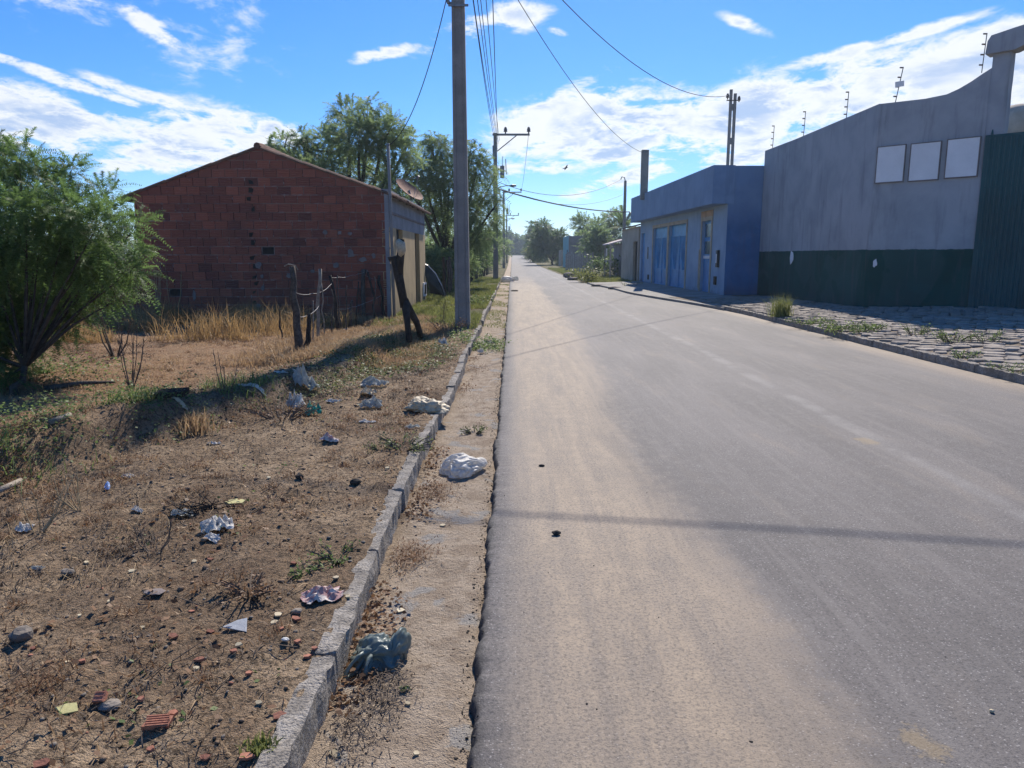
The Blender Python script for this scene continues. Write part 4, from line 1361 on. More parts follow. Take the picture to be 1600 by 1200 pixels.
fz = empty('picket_fence', (5.4, 72, 0), 'pale wooden picket fence in front of the taupe side wall', 'fence')
for k in range(13):
    t = k / 12
    x = 5.35 + 1.15 * t + random.uniform(-.03, .03); y = 74 - 14 * t
    hh_ = random.uniform(1.6, 1.95)
    g0 = float(gz(x, y))
    MB().box(x - .06, x + .06, y - .05, y + .05, g0 - .1, g0 + hh_).build('picket', M['pale_picket'], fz)
wpp = ground_point(947, 430)
tag(MB().tube([(wpp.x, wpp.y, wpp.z - .1), (wpp.x, wpp.y, wpp.z + 2.05)], .055, 8).build('marker_post', M['white_board'], loc=wpp), 'thin white post among the bushes beyond the beige house', 'post')

# ------------------------------------------------------------------ vegetation
def unit(v):
    return v / np.maximum(np.linalg.norm(v, axis=-1, keepdims=True), 1e-9)


def leafy(centres, S_, L, m, ll, lw, droop=.5, seed=0, flat=0.6, shell=.75, up=.1, stem=True):
    """sprays of narrow leaflets spread through clumps: centres (cx, cy, cz, r). Returns V, F (triangles)."""
    g = np.random.default_rng(seed)
    cs = np.array(centres, float)
    wts = cs[:, 3] ** 2; wts /= wts.sum()
    idx = g.choice(len(cs), S_, p=wts)
    d = unit(g.normal(size=(S_, 3)))
    rad = cs[idx, 3] * (g.random(S_) ** .45) * shell
    o = cs[idx, :3] + d * rad[:, None] * np.array([1, 1, flat])
    dirs = unit(d * .9 + g.normal(size=(S_, 3)) * .45 + np.array([0, 0, up]))
    Ls = L * (0.55 + g.random(S_) * .8)
    t = np.linspace(.08, 1, m)
    P = o[:, None, :] + dirs[:, None, :] * (Ls[:, None] * t[None, :])[..., None]
    P[..., 2] -= droop * Ls[:, None] * t[None, :] ** 2
    tan = dirs[:, None, :] + np.array([0, 0, -2 * droop]) * t[None, :, None]
    tan = unit(np.broadcast_to(tan, P.shape).copy())
    rv = unit(g.normal(size=(S_, 3)) * .5 + np.array([0, 0, 1.0]))
    side = unit(np.cross(tan, rv[:, None, :]))
    out_v = []
    for sg_ in (1, -1):
        s = side * sg_
        l = ll * (0.6 + .7 * g.random((S_, m, 1))) * (1.15 - .6 * t[None, :, None])
        jit = g.normal(size=P.shape) * .22
        tip = P + unit(s + tan * .45 + jit) * l
        a = P - tan * lw * .5; b = P + tan * lw * .5
        # leaflet as a kite cut to one triangle with its broad end half way out
        out_v.append(np.stack([a, b, tip], 2).reshape(-1, 3))
    V = np.concatenate(out_v)
    if stem:
        a = o; b = P[:, -1, :]; c = o + side[:, 0, :] * lw * .5
        V = np.concatenate([V, np.stack([a, c, b], 1).reshape(-1, 3)])
    F = np.arange(len(V)).reshape(-1, 3)
    return V, F


def tree(name, base_, clumps, leaf, S_, L, m, ll, lw, label, cat='tree', group=None, trunk_r=.12, fork=.35, droop=.5, seed=0, bark='bark', flat=.7, up=.1, twigs=3, splay=None):
    base_ = Vector(base_)
    root = empty(name, base_, label, cat, group)
    r = random.Random(seed + 100)
    cs = [tuple(c) for c in clumps]
    cen = Vector((sum(c[0] for c in cs) / len(cs), sum(c[1] for c in cs) / len(cs), min(c[2] for c in cs)))
    mb = MB()
    fz_ = base_.z + (cen.z - base_.z) * fork + .1
    fk = Vector((base_.x + (cen.x - base_.x) * .25, base_.y + (cen.y - base_.y) * .25, max(fz_, base_.z + .25)))
    mid = base_.lerp(fk, .5) + Vector((r.uniform(-.06, .06), r.uniform(-.06, .06), 0))
    mb.tube([base_ - Vector((0, 0, .15)), base_ + Vector((0, 0, .08)), mid, fk], [trunk_r * 1.35, trunk_r * 1.1, trunk_r * .9, trunk_r * .75], 8, jit=.12)
    mb.build('trunk', M[bark], root, smooth=True)
    lb = MB()
    for c in cs:
        e = Vector(c[:3]) + Vector((0, 0, -.1 * c[3]))
        q = fk.lerp(e, .5) + Vector((r.uniform(-.12, .12), r.uniform(-.12, .12), r.uniform(0, .25))) * max(c[3], .3)
        ln = (e - fk).length
        lb.tube([fk, fk.lerp(q, .5), q, q.lerp(e, .6), e], [trunk_r * .5, trunk_r * .42, trunk_r * .32, trunk_r * .2, trunk_r * .08], 6)
        for _ in range(twigs):
            dd = Vector((r.gauss(0, 1), r.gauss(0, 1), r.gauss(.2, .7))).normalized() * c[3] * .85
            st_ = q.lerp(e, r.uniform(.4, .95))
            lb.tube([st_, st_.lerp(e + dd, .5) + Vector((0, 0, .06)), e + dd], [trunk_r * .14, trunk_r * .08, trunk_r * .02], 4)
    lb.build('branches', M[bark], root, smooth=True)
    V, F = leafy(cs, S_, L, m, ll, lw, droop, seed, flat, up=up)
    mk('crown', V, F, M[leaf], root)
    return root


def clumps_at(lst, Yd, spread, seed, k=1.0):
    """(px, py, r_px) seen clumps set at a depth with real spread front to back"""
    r = random.Random(seed); o = []
    for (px, py, rp) in lst:
        yy_ = Yd + r.uniform(-spread, spread)
        p = at_depth(px, py, yy_)
        o.append((p.x, p.y, p.z, rp / FPX * yy_ * k))
    return o


# mesquite bush at the left edge
tb = ground_point(22, 618)
cl = clumps_at([(-60, 400, 120), (-30, 300, 80), (30, 250, 42), (-20, 240, 50), (60, 290, 58), (105, 330, 60), (150, 350, 48), (185, 385, 40), (120, 410, 60), (60, 380, 80), (20, 450, 80),
                (90, 470, 50), (170, 440, 34), (205, 420, 28), (215, 350, 20), (-60, 520, 90), (30, 540, 40), (165, 300, 26), (195, 460, 18), (110, 265, 24), (120, 505, 18), (10, 590, 30), (50, 590, 25), (0, 450, 70), (140, 400, 50), (40, 330, 60), (95, 420, 60), (-40, 570, 60), (60, 500, 50), (130, 455, 40), (180, 330, 24), (215, 395, 18), (90, 520, 22), (0, 500, 50), (-20, 480, 60)], 8.1, .75, 3)
tree('mesquite_bush', tb, cl, 'leaf_mesquite', 7200, .27, 14, .046, .012, 'feathery green mesquite bush at the left edge in front of the house', 'bush', None, .038, .75, .35, 5, up=.25, twigs=3)

T1 = clumps_at([(560, 215, 62), (510, 225, 45), (600, 205, 45), (545, 175, 30), (620, 235, 35), (500, 275, 45), (560, 280, 62), (610, 290, 38), (480, 245, 28), (440, 225, 26), (425, 235, 14), (470, 215, 18),
                (455, 255, 26), (640, 215, 14), (585, 330, 38), (530, 320, 40), (495, 305, 28), (580, 165, 18), (650, 250, 14)], 30, 1.6, 8)
tree('algaroba_tree', (-6.4, 30.5, .1), T1, 'leaf_tree', 3500, .52, 12, .13, .034, 'broad feathery tree rising behind the brick house roof', 'tree', None, .26, .4, .28, 8)
T2 = clumps_at([(690, 235, 38), (660, 265, 35), (700, 280, 48), (670, 320, 38), (745, 265, 34), (755, 305, 30), (690, 345, 30), (720, 330, 38), (650, 300, 22), (760, 345, 26), (735, 235, 22), (640, 285, 16),
                (775, 270, 12), (675, 222, 18), (700, 390, 30), (745, 375, 30), (775, 320, 12)], 33, 1.3, 9)
tree('algaroba_tree', (-2.9, 33.5, .1), T2, 'leaf_tree', 3000, .56, 12, .125, .032, 'drooping feathery tree directly behind the near concrete pole', 'tree', None, .2, .4, .65, 9)

# bushes of the roadside hedge on the left
hb = [(28.0, -3.9, 2.3, 1.1, 'rounded green bush right past the cream house front'), (30.5, -3.0, 2.0, .9, 'low bush between the cream house front and the near pole'),
      (37, -3.2, 2.7, 1.4, 'hedge bush just right of the near concrete pole'), (43, -2.9, 2.9, 1.4, 'hedge bush with hanging twigs beside the second pole'),
      (49, -2.8, 3.2, 1.5, 'taller hedge bush behind the second pole'), (56, -2.9, 3.3, 1.7, 'hedge bush past the second pole, before the dip in the hedge'),
      (64, -2.9, 3.6, 1.8, 'hedge bush about midway between second and third poles'), (74, -3.1, 3.9, 2.0, 'hedge bush shortly before the third pole'),
      (86, -3.3, 4.2, 2.2, 'hedge bush at the foot of the third pole'), (102, -3.6, 4.6, 2.6, 'hedge bush beyond the third pole'),
      (124, -4.0, 5.3, 3.0, 'farthest hedge bush on the left, where the road narrows')]
for i, (y, x, h_, r0, lab) in enumerate(hb):
    r_ = random.Random(60 + i)
    z0 = float(gz(x, y))
    c_ = [(x + r_.uniform(-.7, .7) * r0, y + r_.uniform(-1, 1) * r0 * 1.5, z0 + h_ * r_.uniform(.25, .82), r0 * r_.uniform(.4, .72)) for _ in range(9)]
    sc = y / 30
    tree('hedge_bush', (x, y, z0), c_, 'leaf_dark' if i % 3 == 0 else 'leaf_tree', 900, .5 * max(1, sc * .6), 9, .13 * max(1, sc * .6), .045 * max(1, sc * .6), lab, 'bush', 'bushes of the left roadside hedge', .07, .2, .3, 20 + i, twigs=1)

# trees on the right, far end
def round_tree(name, x, y, h_, r0, lab, leaf='leaf_dark', n=900, seed=0, group=None, low=.35, flat=.8, narrow=False, cat='tree'):
    r_ = random.Random(seed); z0 = float(gz(x, y)); k = 10
    if narrow:
        c_ = [(x + r_.uniform(-.3, .3) * r0, y + r_.uniform(-.3, .3) * r0, z0 + h_ * (0.15 + .8 * i / k), r0 * (1.05 - .85 * i / k)) for i in range(k)]
    else:
        c_ = [(x + r_.uniform(-.75, .75) * r0, y + r_.uniform(-.75, .75) * r0, z0 + h_ * (low + (1 - low) * .85 * r_.random()), r0 * r_.uniform(.35, .6)) for _ in range(12)]
    sc = max(1, y / 45)
    return tree(name, (x, y, z0), c_, leaf, n, .45 * sc, 8, .14 * sc, .05 * sc, lab, cat, group, .16, .35, .25, seed, flat=flat, twigs=1)


round_tree('shade_tree', 6.4, 118, 7.0, 3.2, 'broad dark roadside tree left of the turquoise building', seed=31, n=1500, low=.2)
round_tree('shade_tree', 12.3, 104, 7.3, 3.3, 'bushy tree rising behind the taupe wall roof', 'leaf_tree', seed=32, n=1400)
round_tree('shade_tree', 9.5, 84, 4.8, 1.8, 'small bush-like tree over the right end of the taupe wall', 'leaf_tree', seed=33, n=800)
round_tree('conical_tree', 5.2, 180, 9.0, 2.2, 'dark pointed tree at the bend, first from the road', 'leaf_dark', 700, 34, 'dark conical trees at the end of the road', narrow=True)
round_tree('conical_tree', 8.0, 172, 8.2, 2.2, 'dark pointed tree at the bend, nearest the broad tree', 'leaf_dark', 700, 35, 'dark conical trees at the end of the road', narrow=True)
round_tree('shade_tree', 4.9, 138, 3.2, 1.6, 'low brownish bush on the right verge at the end of the road', 'grass_green', seed=36, n=500, low=.1, cat='bush')
for i, (x, y, h_, lab) in enumerate([(-9, 300, 9, 'farthest green tree left of where the road ends'), (-2.0, 315, 8.0, 'tree closing the view straight down the road'),
                                     (6, 320, 9, 'tree just right of the road end on the skyline'), (14, 310, 10, 'tree on the skyline behind the conical trees')]):
    round_tree('distant_tree', x, y, h_, 5.2, lab, 'leaf_dark', 1100, 50 + i, 'distant trees where the road ends', low=.1)

# far wood that reads as one mass
fw_c = []
r_ = random.Random(4)
for i in range(210):
    x = r_.uniform(-230, -9) if i % 3 else r_.uniform(16, 190); y = r_.uniform(110, 210) if x < 0 else r_.uniform(130, 260)
    z0 = float(base(y))
    fw_c.append((x, y, z0 + r_.uniform(.8, 3.4), r_.uniform(2.2, 3.6)))
V, F = leafy(fw_c, 9000, 2.0, 7, .8, .4, .3, 77, .6, stem=False)
tag(mk('woodland', V, F, M['leaf_dark'], loc=Vector((0, 150, 0))), kind='stuff')

# palm over the beige house
pm = Vector((10.6, 72.0, 0.05))
palm = empty('palm_tree', pm, 'coconut palm behind the slim dark pole beyond the blue building', 'tree')
MB().tube([pm - Vector((0, 0, .2)), pm + Vector((.1, 0, 2)), pm + Vector((.15, 0, 4.2))], [.18, .14, .11], 8).build('trunk', M['bark'], palm, smooth=True)
top_ = pm + Vector((.15, 0, 4.2)); r_ = random.Random(12)
for k in range(13):
    a = 2 * math.pi * k / 13 + r_.uniform(-.2, .2); el_ = r_.uniform(.25, 1.25); Lk = r_.uniform(2.3, 3.0)
    mb = MB(); pts = []
    for j in range(8):
        t = j / 7
        hh = Lk * t
        pts.append(top_ + Vector((math.cos(a) * math.cos(el_) * hh, math.sin(a) * math.cos(el_) * hh, math.sin(el_) * hh - .9 * t * t * Lk * (1.1 - el_ * .5) * .6)))
    mb.tube(pts, [.03, .028, .025, .02, .018, .015, .01, .006], 4)
    for j in range(22):
        t = .12 + .86 * j / 21; i0 = min(6, int(t * 7)); p = pts[i0].lerp(pts[i0 + 1], t * 7 - i0)
        tg = (pts[i0 + 1] - pts[i0]).normalized(); s = tg.cross(Vector((0, 0, 1))).normalized()
        for sg_ in (1, -1):
            ln = .75 * (1 - .5 * t)
            tip = p + s * sg_ * ln * .8 + tg * ln * .5 - Vector((0, 0, ln * .45))
            mb.add([p - tg * .05, p + tg * .05, tip], [(0, 1, 2)])
    mb.build('frond', M['leaf_dark'], palm)


# ---- grasses and small plants
def blades(P, h, w, lean, seed=0, bend=.5):
    """P (n,3); curved blade of two pieces each"""
    g = np.random.default_rng(seed); n = len(P)
    a = g.random(n) * 2 * np.pi
    d = np.stack([np.cos(a), np.sin(a), np.zeros(n)], -1)
    b = g.random(n) * 2 * np.pi
    s = np.stack([np.cos(b), np.sin(b), np.zeros(n)], -1) * (np.asarray(w) * (.7 + .6 * g.random(n)))[:, None] * .5
    hh = np.asarray(h) * (.5 + .8 * g.random(n))
    ln = np.asarray(lean) * g.random(n)
    m_ = P + d * (hh * ln * .35)[:, None]; m_[:, 2] = P[:, 2] + hh * .55
    t_ = P + d * (hh * ln * (1 + bend * .5))[:, None]; t_[:, 2] = P[:, 2] + hh * np.clip(1 - .35 * ln, .15, 1)
    V = np.stack([P - s, P + s, m_ + s * .7, m_ - s * .7, t_], 1).reshape(-1, 3)
    k = np.arange(n)[:, None] * 5
    F = np.concatenate([k + np.array([[0, 1, 2]]), k + np.array([[0, 2, 3]]), k + np.array([[3, 2, 4]])])
    return V, F


def on_ground(x, y, dz=-.01):
    return np.stack([x, y, gz(x, y) + dz], -1)


def scatter(n, x0, x1, y0, y1, f=None, seed=0):
    g = np.random.default_rng(seed)
    x = g.uniform(x0, x1, n); y = g.uniform(y0, y1, n)
    if f is not None:
        k = g.random(n) < f(x, y)
        x, y = x[k], y[k]
    return x, y


def stuff(name, V, F, mat):
    return tag(mk(name, V, F, M[mat], loc=Vector((0, 0, 0))), kind='stuff')


# golden grass in front of the house, in clumps
f_g = lambda x, y: (vnoise(x * 1.3, y * 1.3, 3) > .42) * np.clip((vnoise(x * 4, y * 4, 9) - .25) * 2, 0, 1) * (y > 12.2 + .18 * (x + 3.2)) * (x < -3.0 - .10 * (y - 12))
x, y = scatter(95000, -12, -2.8, 11.6, 17.0, f_g, 1)
V, F = blades(on_ground(x, y), .12 + .55 * vnoise(x * 1.6, y * 1.6, 14) ** 1.3, .008, 1.1, 2)
stuff('tall_dry_grass', V, F, 'grass_gold')
x, y = scatter(90000, -11, -1.9, 5.5, 16.9, lambda x, y: (vnoise(x * 2.3, y * 2.3, 23) > .40) * (.3 + .7 * (vnoise(x * 6, y * 6, 24) > .5)) * (ridge_dist(x, y) > .3) * .8, 3)
V, F = blades(on_ground(x, y), .035 + .07 * vnoise(x * 1.7, y * 1.7, 29), .007, 1.8, 4)
stuff('straw_grass', V, F, 'grass_dry')
# short dead litter all over the near verge and lot
f_n = lambda x, y: np.clip(.25 + 1.6 * fbm(x * 1.7, y * 1.7, 61), 0.02, 1) * (x < -.74) * (np.abs(x / (y + .3)) < .85)
x, y = scatter(85000, -9, -.75, 1.5, 13, f_n, 5)
V, F = blades(on_ground(x, y, 0), .022, .006, 3.5, 6)
stuff('dead_grass', V, F, 'grass_dry')
x, y = scatter(52000, -6, -.75, 1.4, 8, lambda x, y: np.clip(.15 + 2 * fbm(x * 2.1, y * 2.1, 67), 0.0, 1) * (np.abs(x / (y + .3)) < .85), 7)
V, F = blades(on_ground(x, y, 0), .012, .005, 5, 8)
stuff('straw_litter', V, F, 'twig')
x, y = scatter(60000, -4.2, -1.2, 9.3, 17.0, lambda x, y: (vnoise(x * 1.9, y * 1.9, 27) > .25) * np.clip((x + 3.9) * 1.2, 0, 1) * np.clip((-1.05 - x) * 2, 0, 1), 17)
V, F = blades(on_ground(x, y), .07 + .12 * vnoise(x * 1.4, y * 1.4, 41), .009, 1.2, 18)
stuff('straw_grass', V, F, 'grass_dry')
g = np.random.default_rng(71)
for (nm, nt, hh_, mt_, fq) in (('dead_tufts', 420, .045, 'leaf_dead', 93), ('dark_tufts', 300, .035, 'twig', 95)):
    cx_, cy_ = scatter(nt * 9, -9, -.85, 1.6, 12.5, lambda x, y: np.clip(.12 + 2.4 * fbm(x * .9, y * .9, fq) + .35 * ((y > 3.3) & (y < 5.6) & (x < -1.9)), 0, 1) * (np.abs(x / (y + .3)) < .85), fq)
    kk = 34
    rr_ = (.02 + .05 * g.random(len(cx_)))[:, None]
    x = (cx_[:, None] + g.normal(size=(len(cx_), kk)) * rr_).ravel(); y = (cy_[:, None] + g.normal(size=(len(cx_), kk)) * rr_).ravel()
    V, F = blades(on_ground(x, y, 0), hh_, .0045, 2.2, fq)
    stuff(nm, V, F, mt_)
# green to straw grass of the far verges
x, y = scatter(60000, -2.9, -.72, 14.8, 48, lambda x, y: .85 * (vnoise(x * 1.2, y * .6, 71) > .28), 9)
V, F = blades(on_ground(x, y), .09 + .10 * vnoise(x * 2, y * 2, 5), .014, .9, 10)
stuff('verge_grass', V, F, 'grass_green')
x, y = scatter(26000, 4.3, 7.6, 41.5, 90, lambda x, y: 1.0 * (vnoise(x * .8, y * .4, 73) > .3) * (x > road_r(y) + .2), 11)
V, F = blades(on_ground(x, y), .16, .03, .9, 12)
stuff('verge_grass', V, F, 'grass_green')
x, y = scatter(40000, -14, -2.6, 24, 60, lambda x, y: .8 + 0 * x, 13)
V, F = blades(on_ground(x, y), .25, .03, .8, 14)
stuff('field_grass', V, F, 'grass_green')
x, y = scatter(9000, -.66, -.15, 16, 50, lambda x, y: .7 * (vnoise(x * 2, y * .9, 75) > .6), 15)
V, F = blades(on_ground(x, y), .06, .012, 1, 16)
stuff('gutter_grass', V, F, 'grass_green')


def creeper(name, f, box, n, seed, mat='leaf_creeper', size=.028, lift=.07):
    """low broad-leaved ground cover: one small leaf per point, tilted at random"""
    g = np.random.default_rng(seed)
    x, y = scatter(n, *box, f, seed)
    P = on_ground(x, y, 0)
    k = len(x)
    P[:, 2] += g.random(k) ** 1.3 * lift * (0.4 + vnoise(x * 4, y * 4, seed))
    a = unit(np.stack([g.normal(size=k), g.normal(size=k), g.normal(size=k) * .35 + .1], -1))
    nr = unit(np.stack([g.normal(size=k) * .6, g.normal(size=k) * .6, np.ones(k)], -1))
    b = unit(np.cross(nr, a))
    s = size * (.5 + g.random(k))[:, None]
    V = np.stack([P - a * s * .5, P + b * s * .38, P + a * s * .6, P - b * s * .38], 1).reshape(-1, 3)
    F = np.arange(len(V)).reshape(-1, 4)
    return stuff(name, V, F, mat)


rid = lambda x, y: ridge_dist(x, y)
x, y = scatter(42000, -6.5, -2.2, 3.0, 7.4, lambda x, y: np.exp(-((rid(x, y) - .10) / .26) ** 2) * (vnoise(x * 2.2, y * 2.2, 187) > .36) * np.clip(1.25 - (y - 3) / 4.5, 0, 1), 19)
V, F = blades(on_ground(x, y), .15, .007, 1.3, 20)
stuff('bank_grass', V, F, 'leaf_weed')
x, y = scatter(2600, -6, -1.7, 3.0, 6.4, lambda x, y: np.clip(fbm(x * 1.2, y * 1.2, 189) * 2 + .5, 0, 1) * (rid(x, y) < 9), 21)
V, F = blades(on_ground(x, y), .10, .0035, 2.6, 22, 1.2)
stuff('long_straw', V, F, 'straw')
creeper('ground_creeper', lambda x, y: np.exp(-((rid(x, y) - .12) / .24) ** 2) * (y < 6.3) * (y > 3.6) * (vnoise(x * 2.6, y * 2.6, 181) > .35), (-5.5, -2.5, 3.4, 6.6), 42000, 38, 'leaf_weed', .020, .20)
creeper('ground_creeper', lambda x, y: np.exp(-((rid(x, y) + .25) / .3) ** 2) * (y > 6.6) * (y < 12.8) * (vnoise(x * 2.6, y * 2.6, 183) > .40), (-3.6, -1.2, 6.4, 12.9), 26000, 39, 'leaf_creeper', .022, .10)
creeper('ground_creeper', lambda x, y: (np.exp(-((rid(x, y) + .10) / .30) ** 2) * (vnoise(x * 2.2, y * 2.2, 81) > .48)), (-7, -1.2, 2.5, 12), 52000, 31, 'leaf_creeper', .020)
creeper('ground_creeper', lambda x, y: np.clip(1.2 - np.hypot((x + 1.75) / .85, (y - 10.8) / 2.1), 0, 1) * (vnoise(x * 3, y * 3, 83) > .3) * (x < -.78), (-2.9, -.78, 7.6, 13.6), 52000, 32)
creeper('ground_creeper', lambda x, y: np.clip(1.3 - np.hypot((x + .55) / .55, (y - 12.9) / .9), 0, 1) * (vnoise(x * 5, y * 5, 85) > .3), (-1.1, 0.1, 11.9, 14.2), 9000, 33, 'leaf_weed', .03, .14)
creeper('ground_creeper', lambda x, y: np.clip(1.1 - np.hypot((x + 5.4) / 1.1, (y - 8.3) / 1.0), 0, 1) * (vnoise(x * 3, y * 3, 85) > .4), (-7, -4, 7, 9.6), 9000, 34, 'leaf_weed', .03, .2)
creeper('dead_leaf_litter', lambda x, y: np.clip(.05 + 2.0 * fbm(x * 1.3, y * 1.3, 87), 0, 1) * (x < -.76) * (np.abs(x / (y + .3)) < .85), (-7, -.76, 1.5, 10), 22000, 35, 'leaf_dead', .026, .03)
creeper('dead_leaf_litter', lambda x, y: np.clip((vnoise(x * 1 + 5, y * 1.6, 89) - .62) * 4, 0, 1) * np.clip((-.50 - x + .1 * vnoise(y * 3, x, 2)) * 6, 0, 1), (-.66, -.3, 1.6, 13), 22000, 36, 'leaf_dead', .020, .045)
creeper('green_sprigs', lambda x, y: (fbm(x * 1.9, y * 1.9, 91) > .17) * .5 * (x < -.8), (-6, -.76, 1.6, 10), 12000, 37, 'leaf_weed', .018, .03)


def weed(px, py, h_, r0, n, lab, mat='leaf_weed', cat='plant', group=None, surf='g', tall=False, name='weed', leafsz=.03, seed=0, pos_=None):
    p = pos_ or ground_point(px, py)
    if surf == 'w':
        for _ in range(8):
            d = pix_dir(px, py); t = (H_CAM - float(walk_z(p.x, p.y))) / -d[2]; p = Vector((max(d[0] * t, float(road_r(d[1] * t)) + .2), d[1] * t, 0)); p.z = float(walk_z(p.x, p.y))
    g = np.random.default_rng(seed + 500)
    root = empty(name, p, lab, cat, group)
    ns = max(5, n // 14)
    a = g.random(ns) * 2 * np.pi; rr_ = r0 * np.sqrt(g.random(ns)) * .35
    B_ = np.stack([p.x + np.cos(a) * rr_, p.y + np.sin(a) * rr_, np.full(ns, p.z - .01)], -1)
    if tall:
        V, F = blades(np.repeat(B_, max(1, n // ns), 0) + g.normal(size=(ns * max(1, n // ns), 3)) * np.array([r0 * .15, r0 * .15, 0]), h_, .012, .7, seed)
        mk('blades', V, F, M[mat], root)
        return root
    st = MB(); LV = []
    for i in range(ns):
        b = Vector(B_[i]); dd = Vector((math.cos(a[i]) * r0 * g.uniform(.3, 1.1), math.sin(a[i]) * r0 * g.uniform(.3, 1.1), h_ * g.uniform(.5, 1.05)))
        m_ = b + dd * .5 + Vector((0, 0, h_ * .12)); e = b + dd
        st.tube([b, m_, e], [.005, .004, .002], 4)
        for _ in range(n // ns):
            t = g.uniform(.2, 1); q = (b.lerp(m_, t * 2) if t < .5 else m_.lerp(e, t * 2 - 1)) + Vector(g.normal(size=3)) * leafsz * .6
            u_ = Vector(g.normal(size=3)).normalized(); w_ = Vector((g.normal() * .5, g.normal() * .5, 1)).cross(u_).normalized(); s = leafsz * g.uniform(.6, 1.3)
            LV += [q, q + u_ * s * .5 + w_ * s * .3, q + u_ * s, q + u_ * s * .5 - w_ * s * .3]
    st.build('stems', M['twig'], root)
    LV = np.array([v[:] for v in LV]); mk('leaves', LV, np.arange(len(LV)).reshape(-1, 4), M[mat], root)
    return root


grp = 'weeds growing on the stone footway'
weed(1158, 495, .50, .42, 340, 'tall pale grass tuft on the kerb corner below the blue wall', 'grass_green', 'grass tuft', None, 'w', True, 'grass_tuft', seed=1)
weed(1238, 518, .14, .55, 620, 'low spreading green weed over the kerb right of the tall tuft', 'leaf_weed', 'plant', grp, 'w', seed=2, leafsz=.05)
weed(1205, 506, .12, .45, 420, 'flat green weed patch joining the tall tuft on the kerb', 'leaf_weed', 'plant', grp, 'w', seed=22, leafsz=.045)
weed(1318, 516, .20, .28, 260, 'thin weed on the stones right of the low spreading weed', 'leaf_weed', 'plant', grp, 'w', seed=3)
weed(1362, 518, .20, .26, 260, 'thin weed below the peeled patch on the green wall', 'leaf_weed', 'plant', grp, 'w', seed=4)
weed(1430, 524, .20, .28, 300, 'weed at the shade edge on the stones below the white boards', 'leaf_weed', 'plant', grp, 'w', seed=5)
weed(1490, 536, .22, .32, 420, 'fullest weed on the stones near the right edge', 'leaf_weed', 'plant', grp, 'w', seed=6)
weed(1487, 560, .12, .22, 240, 'small sunlit weed by the kerb below the fullest weed', 'leaf_weed', 'plant', grp, 'w', seed=7)
weed(1543, 536, .20, .24, 260, 'sparse weed on the stones closest to the right edge of view', 'leaf_weed', 'plant', grp, 'w', seed=8)
weed(1440, 578, .08, .35, 260, 'creeping weed in the kerb joint at lower right', 'leaf_weed', 'plant', grp, 'w', seed=9)
# left side plants
weed(742, 677, .07, .11, 190, 'small grey green weed alone in the sandy gutter above the white bag', 'leaf_creeper', seed=11, leafsz=.02)
weed(632, 700, .09, .24, 320, 'green weed on the verge just left of the kerb near the white bag', 'leaf_creeper', seed=12, leafsz=.022)
weed(596, 705, .05, .14, 130, 'tiny weed left of the green kerb weed', 'leaf_creeper', seed=13, leafsz=.02)
weed(528, 872, .06, .13, 260, 'dark green weed on the verge above the pink paper', 'leaf_weed', seed=14, leafsz=.016)
weed(478, 892, .04, .09, 150, 'small leafy weed touching the pink paper', 'leaf_weed', seed=15, leafsz=.018)
weed(408, 1170, .04, .10, 200, 'bright grass sprig at the bottom left by the kerb end', 'grass_green', 'grass tuft', None, 'g', True, 'grass_tuft', seed=16)
weed(300, 668, .16, .30, 260, 'dry grass spray leaning over the earth bank', 'grass_dry', 'grass tuft', None, 'g', True, 'grass_tuft', seed=17)
weed(390, 925, .07, .13, 260, 'dark reddish dead plant on the verge left of the pink paper', 'leaf_dead', 'dead plant', None, 'g', seed=18, leafsz=.016, name='dead_weed')
weed(440, 655, .16, .34, 460, 'brown tangled dead weed behind the green scrap', 'leaf_dead', 'dead plant', None, 'g', seed=19, leafsz=.02, name='dead_weed')
weed(690, 455, .7, .8, 600, 'light green leafy plant at the foot of the black sheet', 'leaf_weed', 'plant', None, 'g', seed=20, leafsz=.10)
weed(745, 478, .35, .45, 260, 'broad leaved bright plant just right of the near pole', 'leaf_weed', 'plant', None, 'g', seed=21, leafsz=.07)
weed(700, 520, .32, .5, 360, 'dark leafless-looking weed clump left of the near pole foot', 'leaf_dead', 'dead plant', None, 'g', seed=23, leafsz=.03, name='dead_weed')
weed(952, 432, 1.5, 1.6, 900, 'leafy shrub around the thin white post', 'leaf_dark', 'shrub', None, 'g', seed=24, leafsz=.22, name='shrub')
weed(915, 440, .8, 1.0, 500, 'dry shrub on the rough ground left of the white post', 'grass_green', 'shrub', None, 'g', seed=25, leafsz=.16, name='shrub')
weed(985, 449, .4, .6, 120, 'small weed by the beige house corner', 'leaf_creeper', seed=26, leafsz=.06)


def bare_shrub(px, py, h_, n, lab, seed, col='twig', rr_=.006, wide=.35):
    p = ground_point(px, py); r = random.Random(seed)
    root = empty('bare_shrub', p, lab, 'shrub', None)
    for i in range(n):
        a = r.uniform(0, 6.28); sp_ = r.uniform(.2, 1) * wide * h_
        e = p + Vector((math.cos(a) * sp_, math.sin(a) * sp_ * .6, h_ * r.uniform(.6, 1)))
        m_ = p.lerp(e, .5) + Vector((math.cos(a) * sp_ * .25, 0, -.03))
        mb = MB(); mb.tube([p + Vector((math.cos(a) * .02, 0, -.02)), m_, e], [rr_, rr_ * .7, rr_ * .35], 5)
        for k in range(4):
            t = r.uniform(.3, .95); q = m_.lerp(e, t)
            mb.tube([q, q + Vector((r.uniform(-.12, .12), r.uniform(-.08, .08), r.uniform(.04, .16))) * h_ * .9], [rr_ * .45, rr_ * .2], 4)
        mb.build('stem', M[col], root)
    return root


